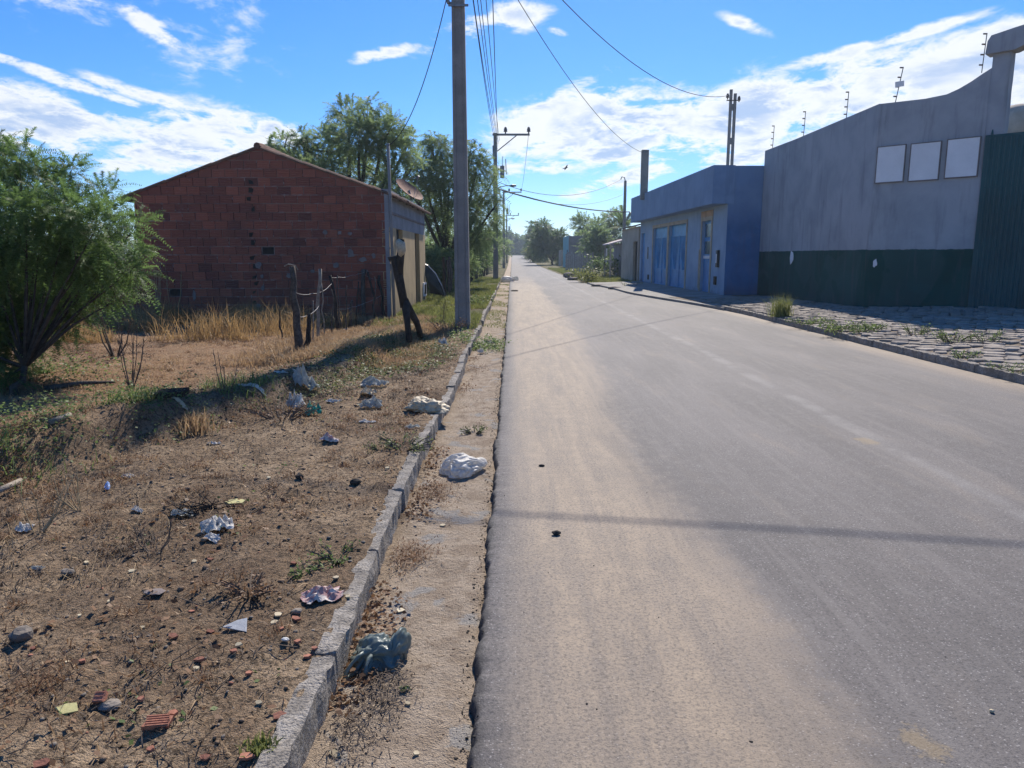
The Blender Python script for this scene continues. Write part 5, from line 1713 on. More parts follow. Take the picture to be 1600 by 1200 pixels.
bare_shrub(205, 608, .75, 9, 'bare thin-stemmed shrub standing on the dirt lot below the house left end', 1, 'wood_grey')
bare_shrub(352, 612, .40, 4, 'short dark leafless seedling in the middle of the dirt lot', 2)
bare_shrub(270, 500, 1.35, 8, 'tall dry weed stalks against the left end of the brick wall', 3, 'straw', .009, .25)
bare_shrub(245, 500, 1.5, 6, 'taller seeded dry stalks beside the bush at the brick wall', 4, 'straw', .009, .2)
bare_shrub(180, 560, .8, 5, 'leaning bare sapling between the bush and the golden grass', 5, 'wood_grey', .014, .3)
bare_shrub(690, 505, .5, 6, 'spindly dry weed beside the foot of the near pole', 6, 'twig', .006, .5)
bare_shrub(130, 800, .30, 7, 'dry branching twigs over the litter at the foot of the earth bank', 7, 'straw', .004, .9)
bare_shrub(60, 830, .28, 6, 'tangle of pale dry twigs at the left edge below the bank', 8, 'straw', .004, 1.1)
bare_shrub(240, 860, .18, 5, 'low dry twigs left of the white torn bag', 9, 'twig', .004, 1.1)

# ------------------------------------------------------------------ rustic fence in front of the brick house
rf_ = empty('rustic_fence', ground_point(467, 552), 'rough wooden post and wire fence in front of the brick wall', 'fence')


def post(px, py, px2, py2, r0, r1, mat='wood_grey', bendy=.02, seed=0, name='post', extra=None):
    p = ground_point(px, py); q = at_depth(px2, py2, p.y + .05); r = random.Random(seed)
    pts = []
    for i in range(7):
        t = i / 6
        pts.append(p.lerp(q, t) + Vector((r.uniform(-bendy, bendy), r.uniform(-bendy, bendy), -.12 if i == 0 else 0)))
    rad = [(r0 + (r1 - r0) * i / 6) * r.uniform(.92, 1.1) for i in range(7)]
    mb = MB(); mb.tube(pts, rad, 8, jit=.12)
    mb.build(name, M[mat], rf_ if extra is None else extra, smooth=True)
    return p, q


A1 = post(468, 556, 456, 416, .058, .046, seed=1, bendy=.018)
A2 = post(478, 552, 484, 490, .035, .03, 'wood_dark', seed=2)
A3 = post(497, 535, 499, 420, .028, .026, 'wood_pale', seed=3)
A4 = post(530, 520, 517, 430, .035, .03, 'wood_dark', seed=4)
A5 = post(506, 530, 502, 440, .010, .010, 'wood_pale', seed=5)
A6 = post(534, 520, 526, 430, .014, .012, 'wood_grey', .03, seed=6)
A7 = post(568, 500, 569, 421, .050, .045, 'wood_grey', seed=7)
A8 = post(590, 505, 576, 425, .03, .02, 'wood_dark', .04, seed=8)
A9 = post(602, 500, 592, 430, .04, .03, 'wood_dark', .03, seed=9)
A10 = post(546, 515, 549, 470, .03, .025, 'wood_grey', seed=10)
post(624, 480, 618, 395, .03, .03, 'wood_grey', seed=11)
for i, (bx, by, tx_, ty_, r0, mt_) in enumerate([(520, 528, 519, 452, .012, 'wood_grey'), (557, 512, 560, 440, .016, 'wood_dark'), (583, 508, 586, 432, .014, 'wood_grey'), (488, 540, 489, 470, .012, 'wood_pale'),
                                                 (611, 498, 606, 440, .02, 'wood_dark'), (540, 522, 541, 446, .012, 'wood_grey'), (440, 540, 437, 480, .014, 'wood_dark')]):
    post(bx, by, tx_, ty_, r0, r0 * .8, mt_, .02, seed=30 + i)


def fwire(a, b, sag, k=.004):
    pts = [a.lerp(b, i / 10) + Vector((0, 0, -4 * sag * (i / 10) * (1 - i / 10) + random.uniform(-.012, .012))) for i in range(11)]
    MB().tube(pts, k, 4).build('wire', M['wire_grey'], rf_)


for (p, q, f1, f2, sg_) in ((A1, A4, .72, .85, .10), (A4, A7, .95, .95, .03), (A1, A3, .45, .5, .08), (A4, A9, .4, .55, .06), (A7, A9, .9, .9, .03)):
    fwire(p[0].lerp(p[1], f1), q[0].lerp(q[1], f2), sg_)
MB().tube([A1[1] + Vector((-.09, -.05, .0)), A1[1] + Vector((-.02, -.09, .03)), A1[1] + Vector((.07, -.07, .01)), A1[1] + Vector((.09, -.04, -.05))], .009, 5).build('rope', M['wood_pale'], rf_)
for s_ in (-1,):
    st_o = ground_point(20, 560)

# V-shaped dead trunk by the ridge
vt = ground_point(641, 541); vt2 = ground_point(661, 531)
stump = empty('dead_tree', vt, 'dark forked dead tree trunk leaning near the brick house corner', 'dead tree')
kx = at_depth(632, 470, vt.y + .1); tpp = at_depth(616, 402, vt.y + .15); tp2 = at_depth(627, 388, vt.y + .15); nd_ = at_depth(610, 408, vt.y + .12)
MB().tube([vt + Vector((0, 0, -.1)), vt.lerp(kx, .5), kx], [.055, .05, .07], 10, jit=.22).build('leg', M['wood_dark'], stump, smooth=True)
MB().tube([vt2 + Vector((0, 0, -.1)), vt2.lerp(kx, .45) + Vector((.03, 0, 0)), kx], [.05, .05, .06], 10, jit=.22).build('leg', M['wood_dark'], stump, smooth=True)
MB().tube([kx - Vector((0, 0, .1)), kx.lerp(tpp, .5), tpp, nd_ + Vector((-.02, 0, .02))], [.068, .07, .066, .04], 10, jit=.22).build('trunk', M['wood_dark'], stump, smooth=True)
MB().tube([kx.lerp(tpp, .6), tp2, tp2 + Vector((.02, 0, .14))], [.07, .055, .03], 8, jit=.1).build('limb', M['wood_dark'], stump, smooth=True)
cp = at_depth(625, 387, vt.y + .12)
MB().tube([cp + Vector((0, 0, -.14)), cp + Vector((.02, 0, -.05)), cp + Vector((.01, 0, .05)), cp + Vector((-.04, 0, .12))], [.03, .07, .075, .03], 10).build('pale_knot', M['cream_film'], stump, smooth=True)

# black plastic sheet leaning behind the corner of the house front
bs = ground_point(690, 466)
bp = [(655, 409), (668, 415), (680, 428), (690, 447), (695, 462), (672, 458), (668, 438), (660, 422)]
mb = MB(); pts = [at_depth(px, py, 23.9 + (i % 3) * .05) for i, (px, py) in enumerate(bp)]
mb.prism(pts, (.02, .10, .02))
sh = mb.build('black_sheet', M['black_plastic'], loc=bs); tag(sh, 'curved black plastic sheet hanging at the far end of the cream house front', 'plastic sheet')

# hedge fence posts on the left roadside
hf = empty('hedge_fence', (-2.3, 30, .1), 'line of rough dark posts along the left hedge behind the near pole', 'fence')
r_ = random.Random(21)
for k in range(22):
    y = 25.5 + k * 1.6 + r_.uniform(-.3, .3); x = -2.35 + .012 * (y - 25) + r_.uniform(-.08, .08); z0 = float(gz(x, y))
    MB().tube([(x, y, z0 - .1), (x + r_.uniform(-.05, .05), y, z0 + .8), (x + r_.uniform(-.1, .1), y, z0 + r_.uniform(1.3, 1.75))], [.06 * r_.uniform(.7, 1.5), .055, .05], 6, jit=.1).build('post', M['wood_grey' if k % 3 else 'wood_dark'], hf)

# ------------------------------------------------------------------ litter, stones, shards
import bmesh
from mathutils import noise as mnoise


def ico(sub):
    bm = bmesh.new(); bmesh.ops.create_icosphere(bm, subdivisions=sub, radius=1.0)
    V = np.array([v.co[:] for v in bm.verts]); F = [tuple(v.index for v in f.verts) for f in bm.faces]; bm.free()
    return V, F


ICO = {k: ico(k) for k in (1, 2, 3, 5, 6)}


def lump(p, size, mat, seed, sub=2, amp=.35, flat=.6, freq=1.3):
    V, F = ICO[sub]; V = V.copy()
    off = Vector((seed * 3.1, seed * 1.7, seed * .9))
    d = np.array([mnoise.noise(Vector(v) * freq + off) for v in V])
    V = V * (1 + amp * d)[:, None] * np.array([size[0], size[1], size[2]]) / 2
    return V + np.array(p) + np.array([0, 0, size[2] * .32]), F


def bag(name, px, py, size, mat, lab, cat, seed, handles=False, zrot=0, sub=5, pleat=0.0, knot=(0, 0, 1)):
    """crumpled plastic bag lying on the ground: creased, flattened below, with folds"""
    p = ground_point(px, py)
    if sub == 5 and seed < 3: sub = 6
    V, F = ICO[sub]; V = V.copy()
    off = Vector((seed * 5.3, seed * 2.9, seed))
    R_ = np.empty(len(V))
    for i, v in enumerate(V):
        vv = Vector(v)
        vv = vv + mnoise.noise_vector(vv * 1.7 + off) * .35
        a = mnoise.noise(vv * 1.3 + off) * .45 - abs(mnoise.noise(vv * 2.9 - off)) * .34
        rdg = (1 - abs(mnoise.noise(vv * 2.4 + off * 2)) * 2.4) * .16 + (1 - abs(mnoise.noise(vv * 4.6 + off * 3)) * 2.2) * .09 + (1 - abs(mnoise.noise(vv * 9.5 + off)) * 2) * .035
        if pleat:
            K = Vector(knot).normalized(); w0 = Vector(v); h0 = w0.dot(K)
            pl = w0 - K * h0
            e1 = K.orthogonal().normalized(); e2 = K.cross(e1)
            ph = math.atan2(pl.dot(e2), pl.dot(e1)) + .55 * mnoise.noise(w0 * 1.1 + off)
            f_ = abs(math.sin(ph * 2.5 + 2.6 * mnoise.noise(w0 * 1.5 + off))) * .5 + abs(math.sin(ph * 6 + 4 * mnoise.noise(w0 * 2.2 + off))) * .30 + abs(mnoise.noise(w0 * 3.5 + off)) * .28
            rdg = pleat * (f_ - .4) * min(1, pl.length * 1.6)
            a = mnoise.noise(w0 * 1.2 + off) * .42 - .25 * max(0, h0 - .5)
        R_[i] = 1 + a + rdg
    V = V * R_[:, None]
    V[:, 2] = np.where(V[:, 2] < -.35, -.35 + (V[:, 2] + .35) * .08, V[:, 2])
    V = (V + np.array([0, 0, .38])) * np.array(size) / 2
    c, s = math.cos(zrot), math.sin(zrot)
    V = np.stack([V[:, 0] * c - V[:, 1] * s, V[:, 0] * s + V[:, 1] * c, V[:, 2]], -1) + np.array(p)
    root = empty(name, p, lab, cat)
    mk('bag_body', V, F, M[mat], root, smooth=True)
    if handles:
        for (a0, sx, up_) in handles:
            pts = []
            b0 = Vector(p) + Vector((math.cos(a0) * size[0] * .28, math.sin(a0) * size[1] * .3, size[2] * .45))
            for i in range(11):
                t = math.pi * 2 * i / 10
                pts.append(b0 + Vector((math.cos(a0) * (1 - math.cos(t)) * sx * .5, math.sin(a0) * (1 - math.cos(t)) * sx * .5 - abs(math.sin(t / 2)) * .01, math.sin(t) * sx * .28 - up_ * (1 - math.cos(t)) * .5)))
            MB().tube(pts, [.006 + .004 * math.sin(i) ** 2 for i in range(11)], 6).build('handle', M[mat], root, smooth=True)
    return root


def sheet(name, px, py, w, d, mat, lab, cat, seed, h_=.03, zrot=0.0, n=13, group=None, dz=.004):
    """crumpled scrap: folded sheet with ragged outline"""
    p = ground_point(px, py); r = random.Random(seed); off = Vector((seed * 2.3, seed * 1.1, 0))
    vs = []; c, s = math.cos(zrot), math.sin(zrot)
    for j in range(n):
        for i in range(n):
            u, v = i / (n - 1) * 2 - 1, j / (n - 1) * 2 - 1
            k = 1 / max(1e-6, math.hypot(u, v)) * max(abs(u), abs(v)) if (u or v) else 1
            u2, v2 = u * (k * .6 + .4), v * (k * .6 + .4)
            e = 1 + .35 * mnoise.noise(Vector((u * 1.6, v * 1.6, 3)) + off)
            x, y = u2 * w / 2 * e, v2 * d / 2 * e
            z = h_ * (0.5 + 1.1 * abs(mnoise.noise(Vector((u * 1.8, v * 1.8, 0)) + off)) * 1.6 + .5 * mnoise.noise(Vector((u * 5, v * 5, 7)) + off)) * (1 - .55 * max(abs(u), abs(v)) ** 2)
            X_, Y_ = p.x + x * c - y * s, p.y + x * s + y * c
            vs.append((X_, Y_, float(gz(X_, Y_)) + dz + max(0, z)))
    m_ = n * n
    vs2 = [(a, b, z - .0025) for a, b, z in vs]
    fs = [(j * n + i, j * n + i + 1, (j + 1) * n + i + 1, (j + 1) * n + i) for j in range(n - 1) for i in range(n - 1)]
    fb = [tuple(m_ + k for k in reversed(f)) for f in fs]
    rim = [i for i in range(n)] + [j * n + n - 1 for j in range(1, n)] + [(n - 1) * n + i for i in range(n - 2, -1, -1)] + [j * n for j in range(n - 2, 0, -1)]
    fr_ = [(rim[k], m_ + rim[k], m_ + rim[(k + 1) % len(rim)], rim[(k + 1) % len(rim)]) for k in range(len(rim))]
    o = mk(name, vs + vs2, fs + fb + fr_, M[mat], loc=p, smooth=False)
    return tag(o, lab, cat, group)


def shard(name, px, py, pts, th, mat, lab, cat, tilt=(0, 0), zrot=0, group=None, grooves=0):
    """broken flat piece, outline in metres, with thickness and tilt"""
    p = ground_point(px, py, .004)
    mb = MB(); n = len(pts)
    if grooves:
        mb.prism([(x, y, 0) for x, y in pts], (0, 0, th))
        xs_ = [q[0] for q in pts]; ys_ = [q[1] for q in pts]
        x0, x1, y0, y1 = min(xs_), max(xs_), min(ys_), max(ys_)
        for k in range(grooves):
            y = y0 + (y1 - y0) * (.12 + .76 * k / (grooves - 1))
            mb.box(x0 * .75, x1 * .75, y - .0018, y + .0018, th + .0002, th + .003)
    else:
        mb.prism([(x, y, 0) for x, y in pts], (0, 0, th))
    Rm = Matrix.Rotation(zrot, 3, 'Z') @ Matrix.Rotation(tilt[0], 3, 'X') @ Matrix.Rotation(tilt[1], 3, 'Y')
    mb.v = [tuple(p + Rm @ Vector(v)) for v in mb.v]
    zmin = min(v[2] - float(gz(v[0], v[1])) for v in mb.v)
    mb.v = [(a, b, c - zmin * .7) for a, b, c in mb.v]
    return tag(mb.build(name, M[mat], loc=p), lab, cat, group)


def rock(name, px, py, size, mat, lab, cat, seed, group=None, sub=2, z=None):
    p = ground_point(px, py)
    if p.x > LEFT_EDGE: p.z = .03 + float(base(p.y))
    V, F = lump(p, size, mat, seed, sub)
    return tag(mk(name, V, F, M[mat], loc=p, smooth=False), lab, cat, group)


bag('plastic_bag', 590, 1040, (.20, .17, .15), 'teal_film', 'grey green knotted plastic bag lying in the gutter against the kerb', 'plastic bag', 1, handles=[(3.9, .085, .05), (4.5, .06, .03)], pleat=.30, knot=(-.35, -.75, .35))
tb_ = bpy.data.objects['plastic_bag']; r0_ = ground_point(592, 1040)
V_, F_ = ICO[5]; V_ = V_.copy(); W_ = []
for v in V_:
    vv = Vector(v); ph_ = math.atan2(vv.x, vv.z)
    k_ = 1 + .30 * mnoise.noise(vv * 1.3 + Vector((9, 2, 4))) + .16 * (abs(math.sin(ph_ * 4 + 2 * mnoise.noise(vv * 1.7))) - .4)
    W_.append((vv.x * .034 * k_ + .075 + vv.y * .02, vv.y * .065 * k_ + .03, vv.z * .055 * k_ + .075 + .25 * vv.x * .04))
mk('bag_fold', np.array(W_) + np.array(r0_), F_, M['teal_film'], tb_, smooth=True)
bag('plastic_bag', 722, 738, (.33, .26, .17), 'white_film', 'crumpled white plastic bag lying on the sand of the gutter', 'plastic bag', 2, zrot=.3, sub=5, pleat=.34, knot=(-.9, .1, .2))
bag('paper_bag', 668, 642, (.36, .26, .17), 'cream_film', 'crumpled cream coloured bag on the verge beside the kerb', 'bag', 3, zrot=-.2, sub=5, pleat=.5, knot=(.2, .3, .9))
bag('plastic_bag', 793, 441, (.75, .45, .50), 'white_film', 'white stuffed bag on the left road edge far down the street', 'plastic bag', 4, sub=3)
bag('plastic_bag', 804, 441, (.50, .45, .48), 'clear_film', 'grey stuffed bag on the left road edge, right of the white one', 'plastic bag', 5, sub=3)
sheet('torn_bag', 341, 830, .17, .16, 'white_film', 'torn white plastic bag on the verge below the charred twigs', 'plastic litter', 6, .06, .3)
sheet('paper_scrap', 332, 842, .07, .05, 'white_film', 'small white scrap just under the torn white bag', 'litter', 7, .015)
sheet('printed_paper', 505, 934, .17, .12, 'pink_scrap', 'crumpled pink printed paper on the verge near the kerb', 'paper litter', 8, .035, .4)
sheet('plastic_film', 478, 608, .26, .2, 'clear_film', 'translucent plastic film tangled on the green creeper', 'plastic litter', 9, .16, .3)
sheet('plastic_film', 463, 640, .14, .2, 'white_film', 'upright pointed white film at the left of the green creeper', 'plastic litter', 10, .14, .9)
sheet('green_wrapper', 489, 650, .15, .14, 'green_scrap', 'bright green wrapper among the creeper litter', 'litter', 11, .09)
sheet('plastic_bag', 585, 605, .30, .22, 'clear_film', 'flattened pale bag, upper one of the litter left of the cream bag', 'plastic litter', 12, .08)
sheet('plastic_bag', 576, 618, .18, .2, 'cream_film', 'small cream bag between two pale bags on the verge', 'plastic litter', 13, .07)
sheet('plastic_bag', 580, 638, .22, .18, 'clear_film', 'pale green and white bag, lowest of the litter left of the cream bag', 'plastic litter', 14, .09)
sheet('paper_scrap', 522, 630, .16, .06, 'white_film', 'thin white scrap right of the pointed film', 'litter', 15, .03, .1)
sheet('paper_scrap', 574, 661, .15, .05, 'white_film', 'flat white strip on the verge below the pale bags', 'litter', 16, .015, .1)
sheet('paper_scrap', 515, 687, .14, .07, 'pink_scrap', 'mauve scrap on dead leaves at mid verge', 'litter', 17, .03, -.3)
sheet('can_scrap', 645, 671, .14, .05, 'clear_film', 'grey flattened plastic near the kerb above the green weed', 'litter', 18, .03, -.3)
sheet('paper_scrap', 693, 540, .16, .12, 'white_film', 'white crumpled paper at the end of the pole shadow', 'litter', 19, .09)
sheet('paper_scrap', 751, 553, .10, .10, 'white_film', 'white cup-like scrap in the gutter beyond the kerb end', 'litter', 20, .08)
sheet('pink_wrapper', 762, 537, .30, .12, 'pink_scrap', 'faded pink wrapper under the gutter weeds', 'litter', 21, .04)
sheet('paper_scrap', 543, 519, .16, .10, 'white_film', 'white scrap on straw below the thin fence post', 'litter', 22, .05)
sheet('paper_scrap', 563, 526, .30, .05, 'white_film', 'long white strip on straw in front of the fence', 'litter', 23, .02)
sheet('paper_scrap', 634, 553, .10, .09, 'white_film', 'small white scrap left of the forked trunk foot', 'litter', 24, .06)
sheet('paper_scrap', 392, 603, .26, .05, 'white_film', 'pale strip of litter right in the middle of the lot', 'litter', 25, .02, .2)
sheet('paper_scrap', 330, 603, .10, .05, 'white_film', 'white speck of paper behind the short seedling', 'litter', 26, .02)
sheet('paper_scrap', 281, 631, .13, .05, 'cream_film', 'cream scrap above the dark plank', 'litter', 27, .02)
sheet('paper_scrap', 440, 583, .14, .05, 'white_film', 'white scrap on the lot near the thick fence post', 'litter', 28, .02)
sheet('blue_wrapper', 168, 764, .035, .06, 'blue_scrap', 'small blue and white packet under the earth bank', 'litter', 29, .03, .5, n=7)
sheet('paper_scrap', 200, 747, .07, .05, 'white_film', 'pale scrap just right of the blue packet', 'litter', 30, .02)
sheet('paper_scrap', 215, 800, .06, .04, 'white_film', 'white crumb of plastic below the blue packet', 'litter', 31, .02)
sheet('paper_scrap', 285, 806, .12, .07, 'clear_film', 'pale film left of the torn white bag', 'litter', 32, .03)
sheet('paper_scrap', 38, 830, .09, .06, 'white_film', 'white crumpled scrap at the left edge under the bank', 'litter', 33, .03)
sheet('paper_scrap', 335, 695, .10, .04, 'white_film', 'white scrap at the foot of the bank beside grass', 'litter', 34, .015)
sheet('paper_scrap', 60, 890, .06, .02, 'clear_film', 'thin pale strip over the dark hollow at far left', 'litter', 35, .01, .2)
sheet('leaf_green', 632, 1078, .04, .03, 'leaf_weed', 'single green leaf below the grey green bag', 'leaf', 36, .01, .5, n=7)
sheet('paper_scrap', 1508, 0 + 480, .2, .1, 'white_film', 'pale rubbish on the shaded stones at the foot of the gate', 'litter', 37, .03) if False else None

shard('tile_shard', 370, 982, [(-.05, -.01), (.045, -.035), (.035, .03), (.0, .02)], .006, 'bluegrey_shard', 'pale blue grey triangular tile shard on bare soil', 'tile shard', (.45, .05), .1)
shard('plastic_piece', 366, 785, [(-.06, 0), (-.02, -.03), (.055, -.02), (.065, .015), (.01, .03)], .006, 'yellow_shard', 'flat pale yellow piece beside the charred twigs', 'plastic piece', (.2, 0))
shard('plastic_piece', 104, 1111, [(-.035, 0), (.0, -.02), (.04, -.005), (.02, .025), (-.01, .018)], .006, 'yellow_shard', 'olive yellow shard near the bottom left corner', 'plastic piece', (.3, .1))
shard('brick_fragment', 246, 1134, [(-.042, -.018), (.035, -.022), (.045, .014), (-.02, .022)], .018, 'terracotta', 'largest ribbed red brick fragment near the bottom of the verge', 'brick fragment', (.35, .1), .25, grooves=5)
shard('brick_fragment', 158, 1096, [(-.018, -.015), (.018, -.015), (.018, .02), (-.016, .018)], .02, 'terracotta', 'squarish grooved brick fragment left of the largest one', 'brick fragment', (.6, 0), .1, grooves=3)
grp = 'brick chips strewn on the verge'
chips = [(329, 989, .022, 'red chip left of the pale triangular shard'), (270, 997, .03, 'long pale red chip in the centre of the bare soil'), (366, 1020, .022, 'red chip right below the triangular shard'),
         (313, 1034, .03, 'long red chip below the soil centre'), (222, 1094, .022, 'red chip between the two ribbed fragments'), (271, 1118, .025, 'dull red chip above the largest ribbed fragment'),
         (237, 1173, .02, 'orange chip directly under the largest ribbed fragment'), (320, 1185, .022, 'orange chip near the bottom edge, second from the kerb'), (385, 1186, .03, 'pinkish chip at the bottom edge nearest the kerb end'),
         (68, 1195, .035, 'orange fragment at the bottom edge, far left'), (328, 876, .02, 'small red chip under the torn white bag'), (463, 970, .03, 'reddish fragment beside the grey pebble near the kerb'),
         (467, 1006, .026, 'salmon chip close to the kerb above its broken end'), (441, 985, .02, 'flat red chip left of the grey pebble'), (437, 1122, .032, 'flat dull red stone by the broken kerb end'), (459, 882, .022, 'pale red chip touching the small leafy weed'),
         (129, 1036, .02, 'dull pink chip right of the large stone'), (388, 1056, .02, 'small red chip in line below the triangular shard'), (492, 1015, .016, 'tiny pink chip right by the kerb face'), (480, 1028, .018, 'tiny red chip below the salmon chip'),
         (52, 1016, .018, 'dull red chip beside the large stone'), (300, 958, .018, 'upright rust chip among dead tufts')]
r_ = random.Random(33)
for i, (px, py, s, lab) in enumerate(chips):
    s = s * .72
    pts = [(math.cos(a) * s * r_.uniform(.7, 1.25), math.sin(a) * s * .6 * r_.uniform(.7, 1.2)) for a in np.linspace(0, 2 * math.pi, 6)[:-1]]
    shard('brick_chip', px, py, pts, .010, 'terracotta', lab, 'brick chip', (r_.uniform(.1, .5), r_.uniform(-.2, .2)), r_.uniform(-.5, .5), grp)
creams = [(373, 1010, .018, 'cream chip below the triangular shard'), (307, 1048, .016, 'white chip by the dead tuft left of the kerb'), (105, 1037, .010, 'yellowish crumb right of the dull pink chip'), (125, 964, .012, 'cream crumb above the large stone'),
          (206, 894, .018, 'cream flake among dead grass at upper left'), (304, 879, .016, 'round cream chip below the torn bag'), (171, 942, .012, 'yellow crumb left of soil centre'), (224, 982, .012, 'cream flake in the dark tuft at centre left'),
          (135, 880, .02, 'cream curl right of the pale stone'), (434, 962, .022, 'bright cream chip above the grey pebble'), (428, 975, .02, 'tan chip left of the grey pebble'), (692, 822, .022, 'yellow chip lying in the gutter sand'),
          (625, 956, .025, 'tan flat stone in the gutter above the grey green bag'), (525, 905, .016, 'cream pebble against the kerb'), (544, 937, .016, 'white crumb on top of the kerb'), (420, 748, .022, 'curved white rind on the verge'),
          (605, 732, .02, 'pinkish pebble left of the kerb at mid distance'), (638, 1101, .014, 'cream pebble in the gutter under the grey green bag'), (524, 1180, .024, 'cream flake in dead leaves at the bottom of the gutter'), (650, 1180, .016, 'ochre crumb in the gutter sand at the bottom'),
          (635, 1019 + 60, .012, 'tiny tan crumb on the gutter sand'), (405, 1100, .014, 'whitish crumb beside the kerb bottom'), (35, 745, .0, '')]
for i, (px, py, s, lab) in enumerate(creams):
    if s <= 0: continue
    s = s * .8
    pts = [(math.cos(a) * s * r_.uniform(.7, 1.25), math.sin(a) * s * .7 * r_.uniform(.7, 1.2)) for a in np.linspace(0, 2 * math.pi, 7)[:-1]]
    shard('pale_chip', px, py, pts, .007, 'cream_shard', lab, 'chip', (r_.uniform(.1, .4), r_.uniform(-.2, .2)), r_.uniform(-.5, .5), 'pale chips strewn on the ground')
rock('stone', 35, 998, (.085, .07, .06), 'stone', 'largest grey brown stone on the soil at far left', 'stone', 1)
rock('stone', 106, 898, (.06, .045, .035), 'stone', 'pale oval stone beside the dark hollow', 'stone', 2)
rock('stone', 172, 1106, (.07, .055, .03), 'stone', 'flat pale stone beside the squarish brick fragment', 'stone', 3)
rock('stone', 243, 926, (.09, .06, .012), 'cement_smear', 'crumbly whitish mortar patch in the middle of the soil', 'mortar lump', 4)
rock('stone', 463, 958, (.045, .035, .025), 'stone', 'smooth grey pebble near the pink paper', 'stone', 5)
rock('stone', 446, 1001, (.030, .02, .015), 'bluegrey_shard', 'light grey pebble below the smooth grey one', 'stone', 15)
rock('stone', 468, 748, (.06, .05, .04), 'dark_stone', 'dark round stone in the middle of the sandy verge', 'stone', 6)
rock('stone', 556, 757, (.07, .05, .05), 'dark_stone', 'dark lump with a white spot on the sandy verge', 'stone', 7)
rock('stone', 869, 864, (.050, .038, .026), 'dark_stone', 'dark pebble alone on the sandy asphalt, lower one', 'stone', 8)
rock('stone', 846, 751, (.042, .03, .018), 'dark_stone', 'smaller dark pebble on the sandy asphalt, upper one', 'stone', 9)
rock('stone', 1544, 1158, (.016, .014, .012), 'cream_shard', 'tiny white pebble on the asphalt near the bottom right corner', 'stone', 10)
rock('stone', 804, 459, (.35, .2, .08), 'stone', 'flat piece of rubble on the left edge of the road ahead', 'rubble', 11)
rock('stone', 888, 434, (1.0, .7, .55), 'cement_smear', 'pale block of rubble at the right road edge far ahead', 'rubble', 12, sub=1)
rock('stone', 895, 440, (.9, .5, .25), 'cement_smear', 'broken slab beside the pale block of rubble', 'rubble', 13, sub=1)
rock('stone', 935, 449, (.8, .4, .15), 'cement_smear', 'slab of broken kerb before the dry shrub', 'rubble', 14, sub=1)
rock('stone', 960, 452, (.7, .4, .18), 'cement_smear', 'slab of broken kerb near the beige house', 'rubble', 16, sub=1)

# dark plank and logs
p = ground_point(245, 652); q = ground_point(290, 643)
tag(MB().obox(p + Vector((0, 0, .0)), (q - p), (.01, .09, .02), (0, -.015, .05)).build('plank', M['wood_dark'], loc=p), 'dark weathered plank lying on the lot above the bank', 'plank')
p = ground_point(70, 612); q = ground_point(180, 601)
tag(MB().tube([p + Vector((0, 0, .03)), p.lerp(q, .5) + Vector((0, .03, .05)), q + Vector((0, 0, .03))], [.03, .024, .012], 7, jit=.1).build('fallen_branch', M['wood_grey'], loc=p, smooth=True), 'long thin fallen branch in the shade of the bush', 'branch')
p = ground_point(80, 676); q = ground_point(112, 670)
tag(MB().tube([p + Vector((0, 0, .02)), q + Vector((0, 0, .03))], [.022, .018], 7, jit=.1).build('fallen_branch', M['wood_pale'], loc=p, smooth=True), 'short pale stick on the straw of the lot', 'branch')
p = ground_point(-10, 782); q = ground_point(34, 762)
tag(MB().tube([p + Vector((0, 0, .04)), q + Vector((0, 0, .05))], [.02, .016], 7, jit=.1).build('fallen_branch', M['wood_pale'], loc=p, smooth=True), 'white peeled stick poking from the bank at the left edge', 'branch')
p = ground_point(325, 668); q = ground_point(252, 690)
# charred twigs heap
hp = ground_point(312, 800)
r_ = random.Random(8); mb = MB()
for k in range(60):
    a = r_.uniform(0, 6.28); o_ = Vector((r_.gauss(0, .07), r_.gauss(0, .045), r_.uniform(0, .03))); l_ = r_.uniform(.04, .16)
    mb.tube([hp + o_, hp + o_ + Vector((math.cos(a) * l_, math.sin(a) * l_ * .6, r_.uniform(-.01, .05)))], [.004, .0015], 4)
tag(mb.build('twig_heap', M['feather_black'], loc=hp), 'heap of dark charred twigs above the torn white bag', 'twigs')
for (px, py, sc, n, lab, mt_) in ((640, 872, .10, 160, 'mat of brown dead leaves in the gutter below the kerb bend', 'leaf_dead'), (678, 770, .13, 160, 'rusty dead grass clump in the gutter under the white bag', 'leaf_dead'),
                                  (600, 1075, .09, 110, 'dry debris heaped under the grey green bag', 'twig'), (712, 612, .16, 120, 'brown dead leaves in the gutter beside the cream bag', 'leaf_dead'), (735, 577, .22, 160, 'brown dead leaves in the gutter past the kerb bend', 'leaf_dead'),
                                  (560, 1145, .11, 90, 'straw and dead leaves at the bottom of the gutter', 'twig')):
    p = ground_point(px, py); g = np.random.default_rng(px)
    P_ = np.stack([p.x + g.normal(size=n * 4) * sc * .6, p.y + g.normal(size=n * 4) * sc, np.full(n * 4, 0.)], -1); P_[:, 2] = gz(P_[:, 0], P_[:, 1]) + g.random(n * 4) * .03
    P_ = P_[(P_[:, 0] > -.64) & (P_[:, 0] < -.2)]
    V, F = blades(P_, .018, .005, 4.0, px)
    tag(mk('dead_leaf_heap', V, F, M[mt_], loc=p), kind='stuff')

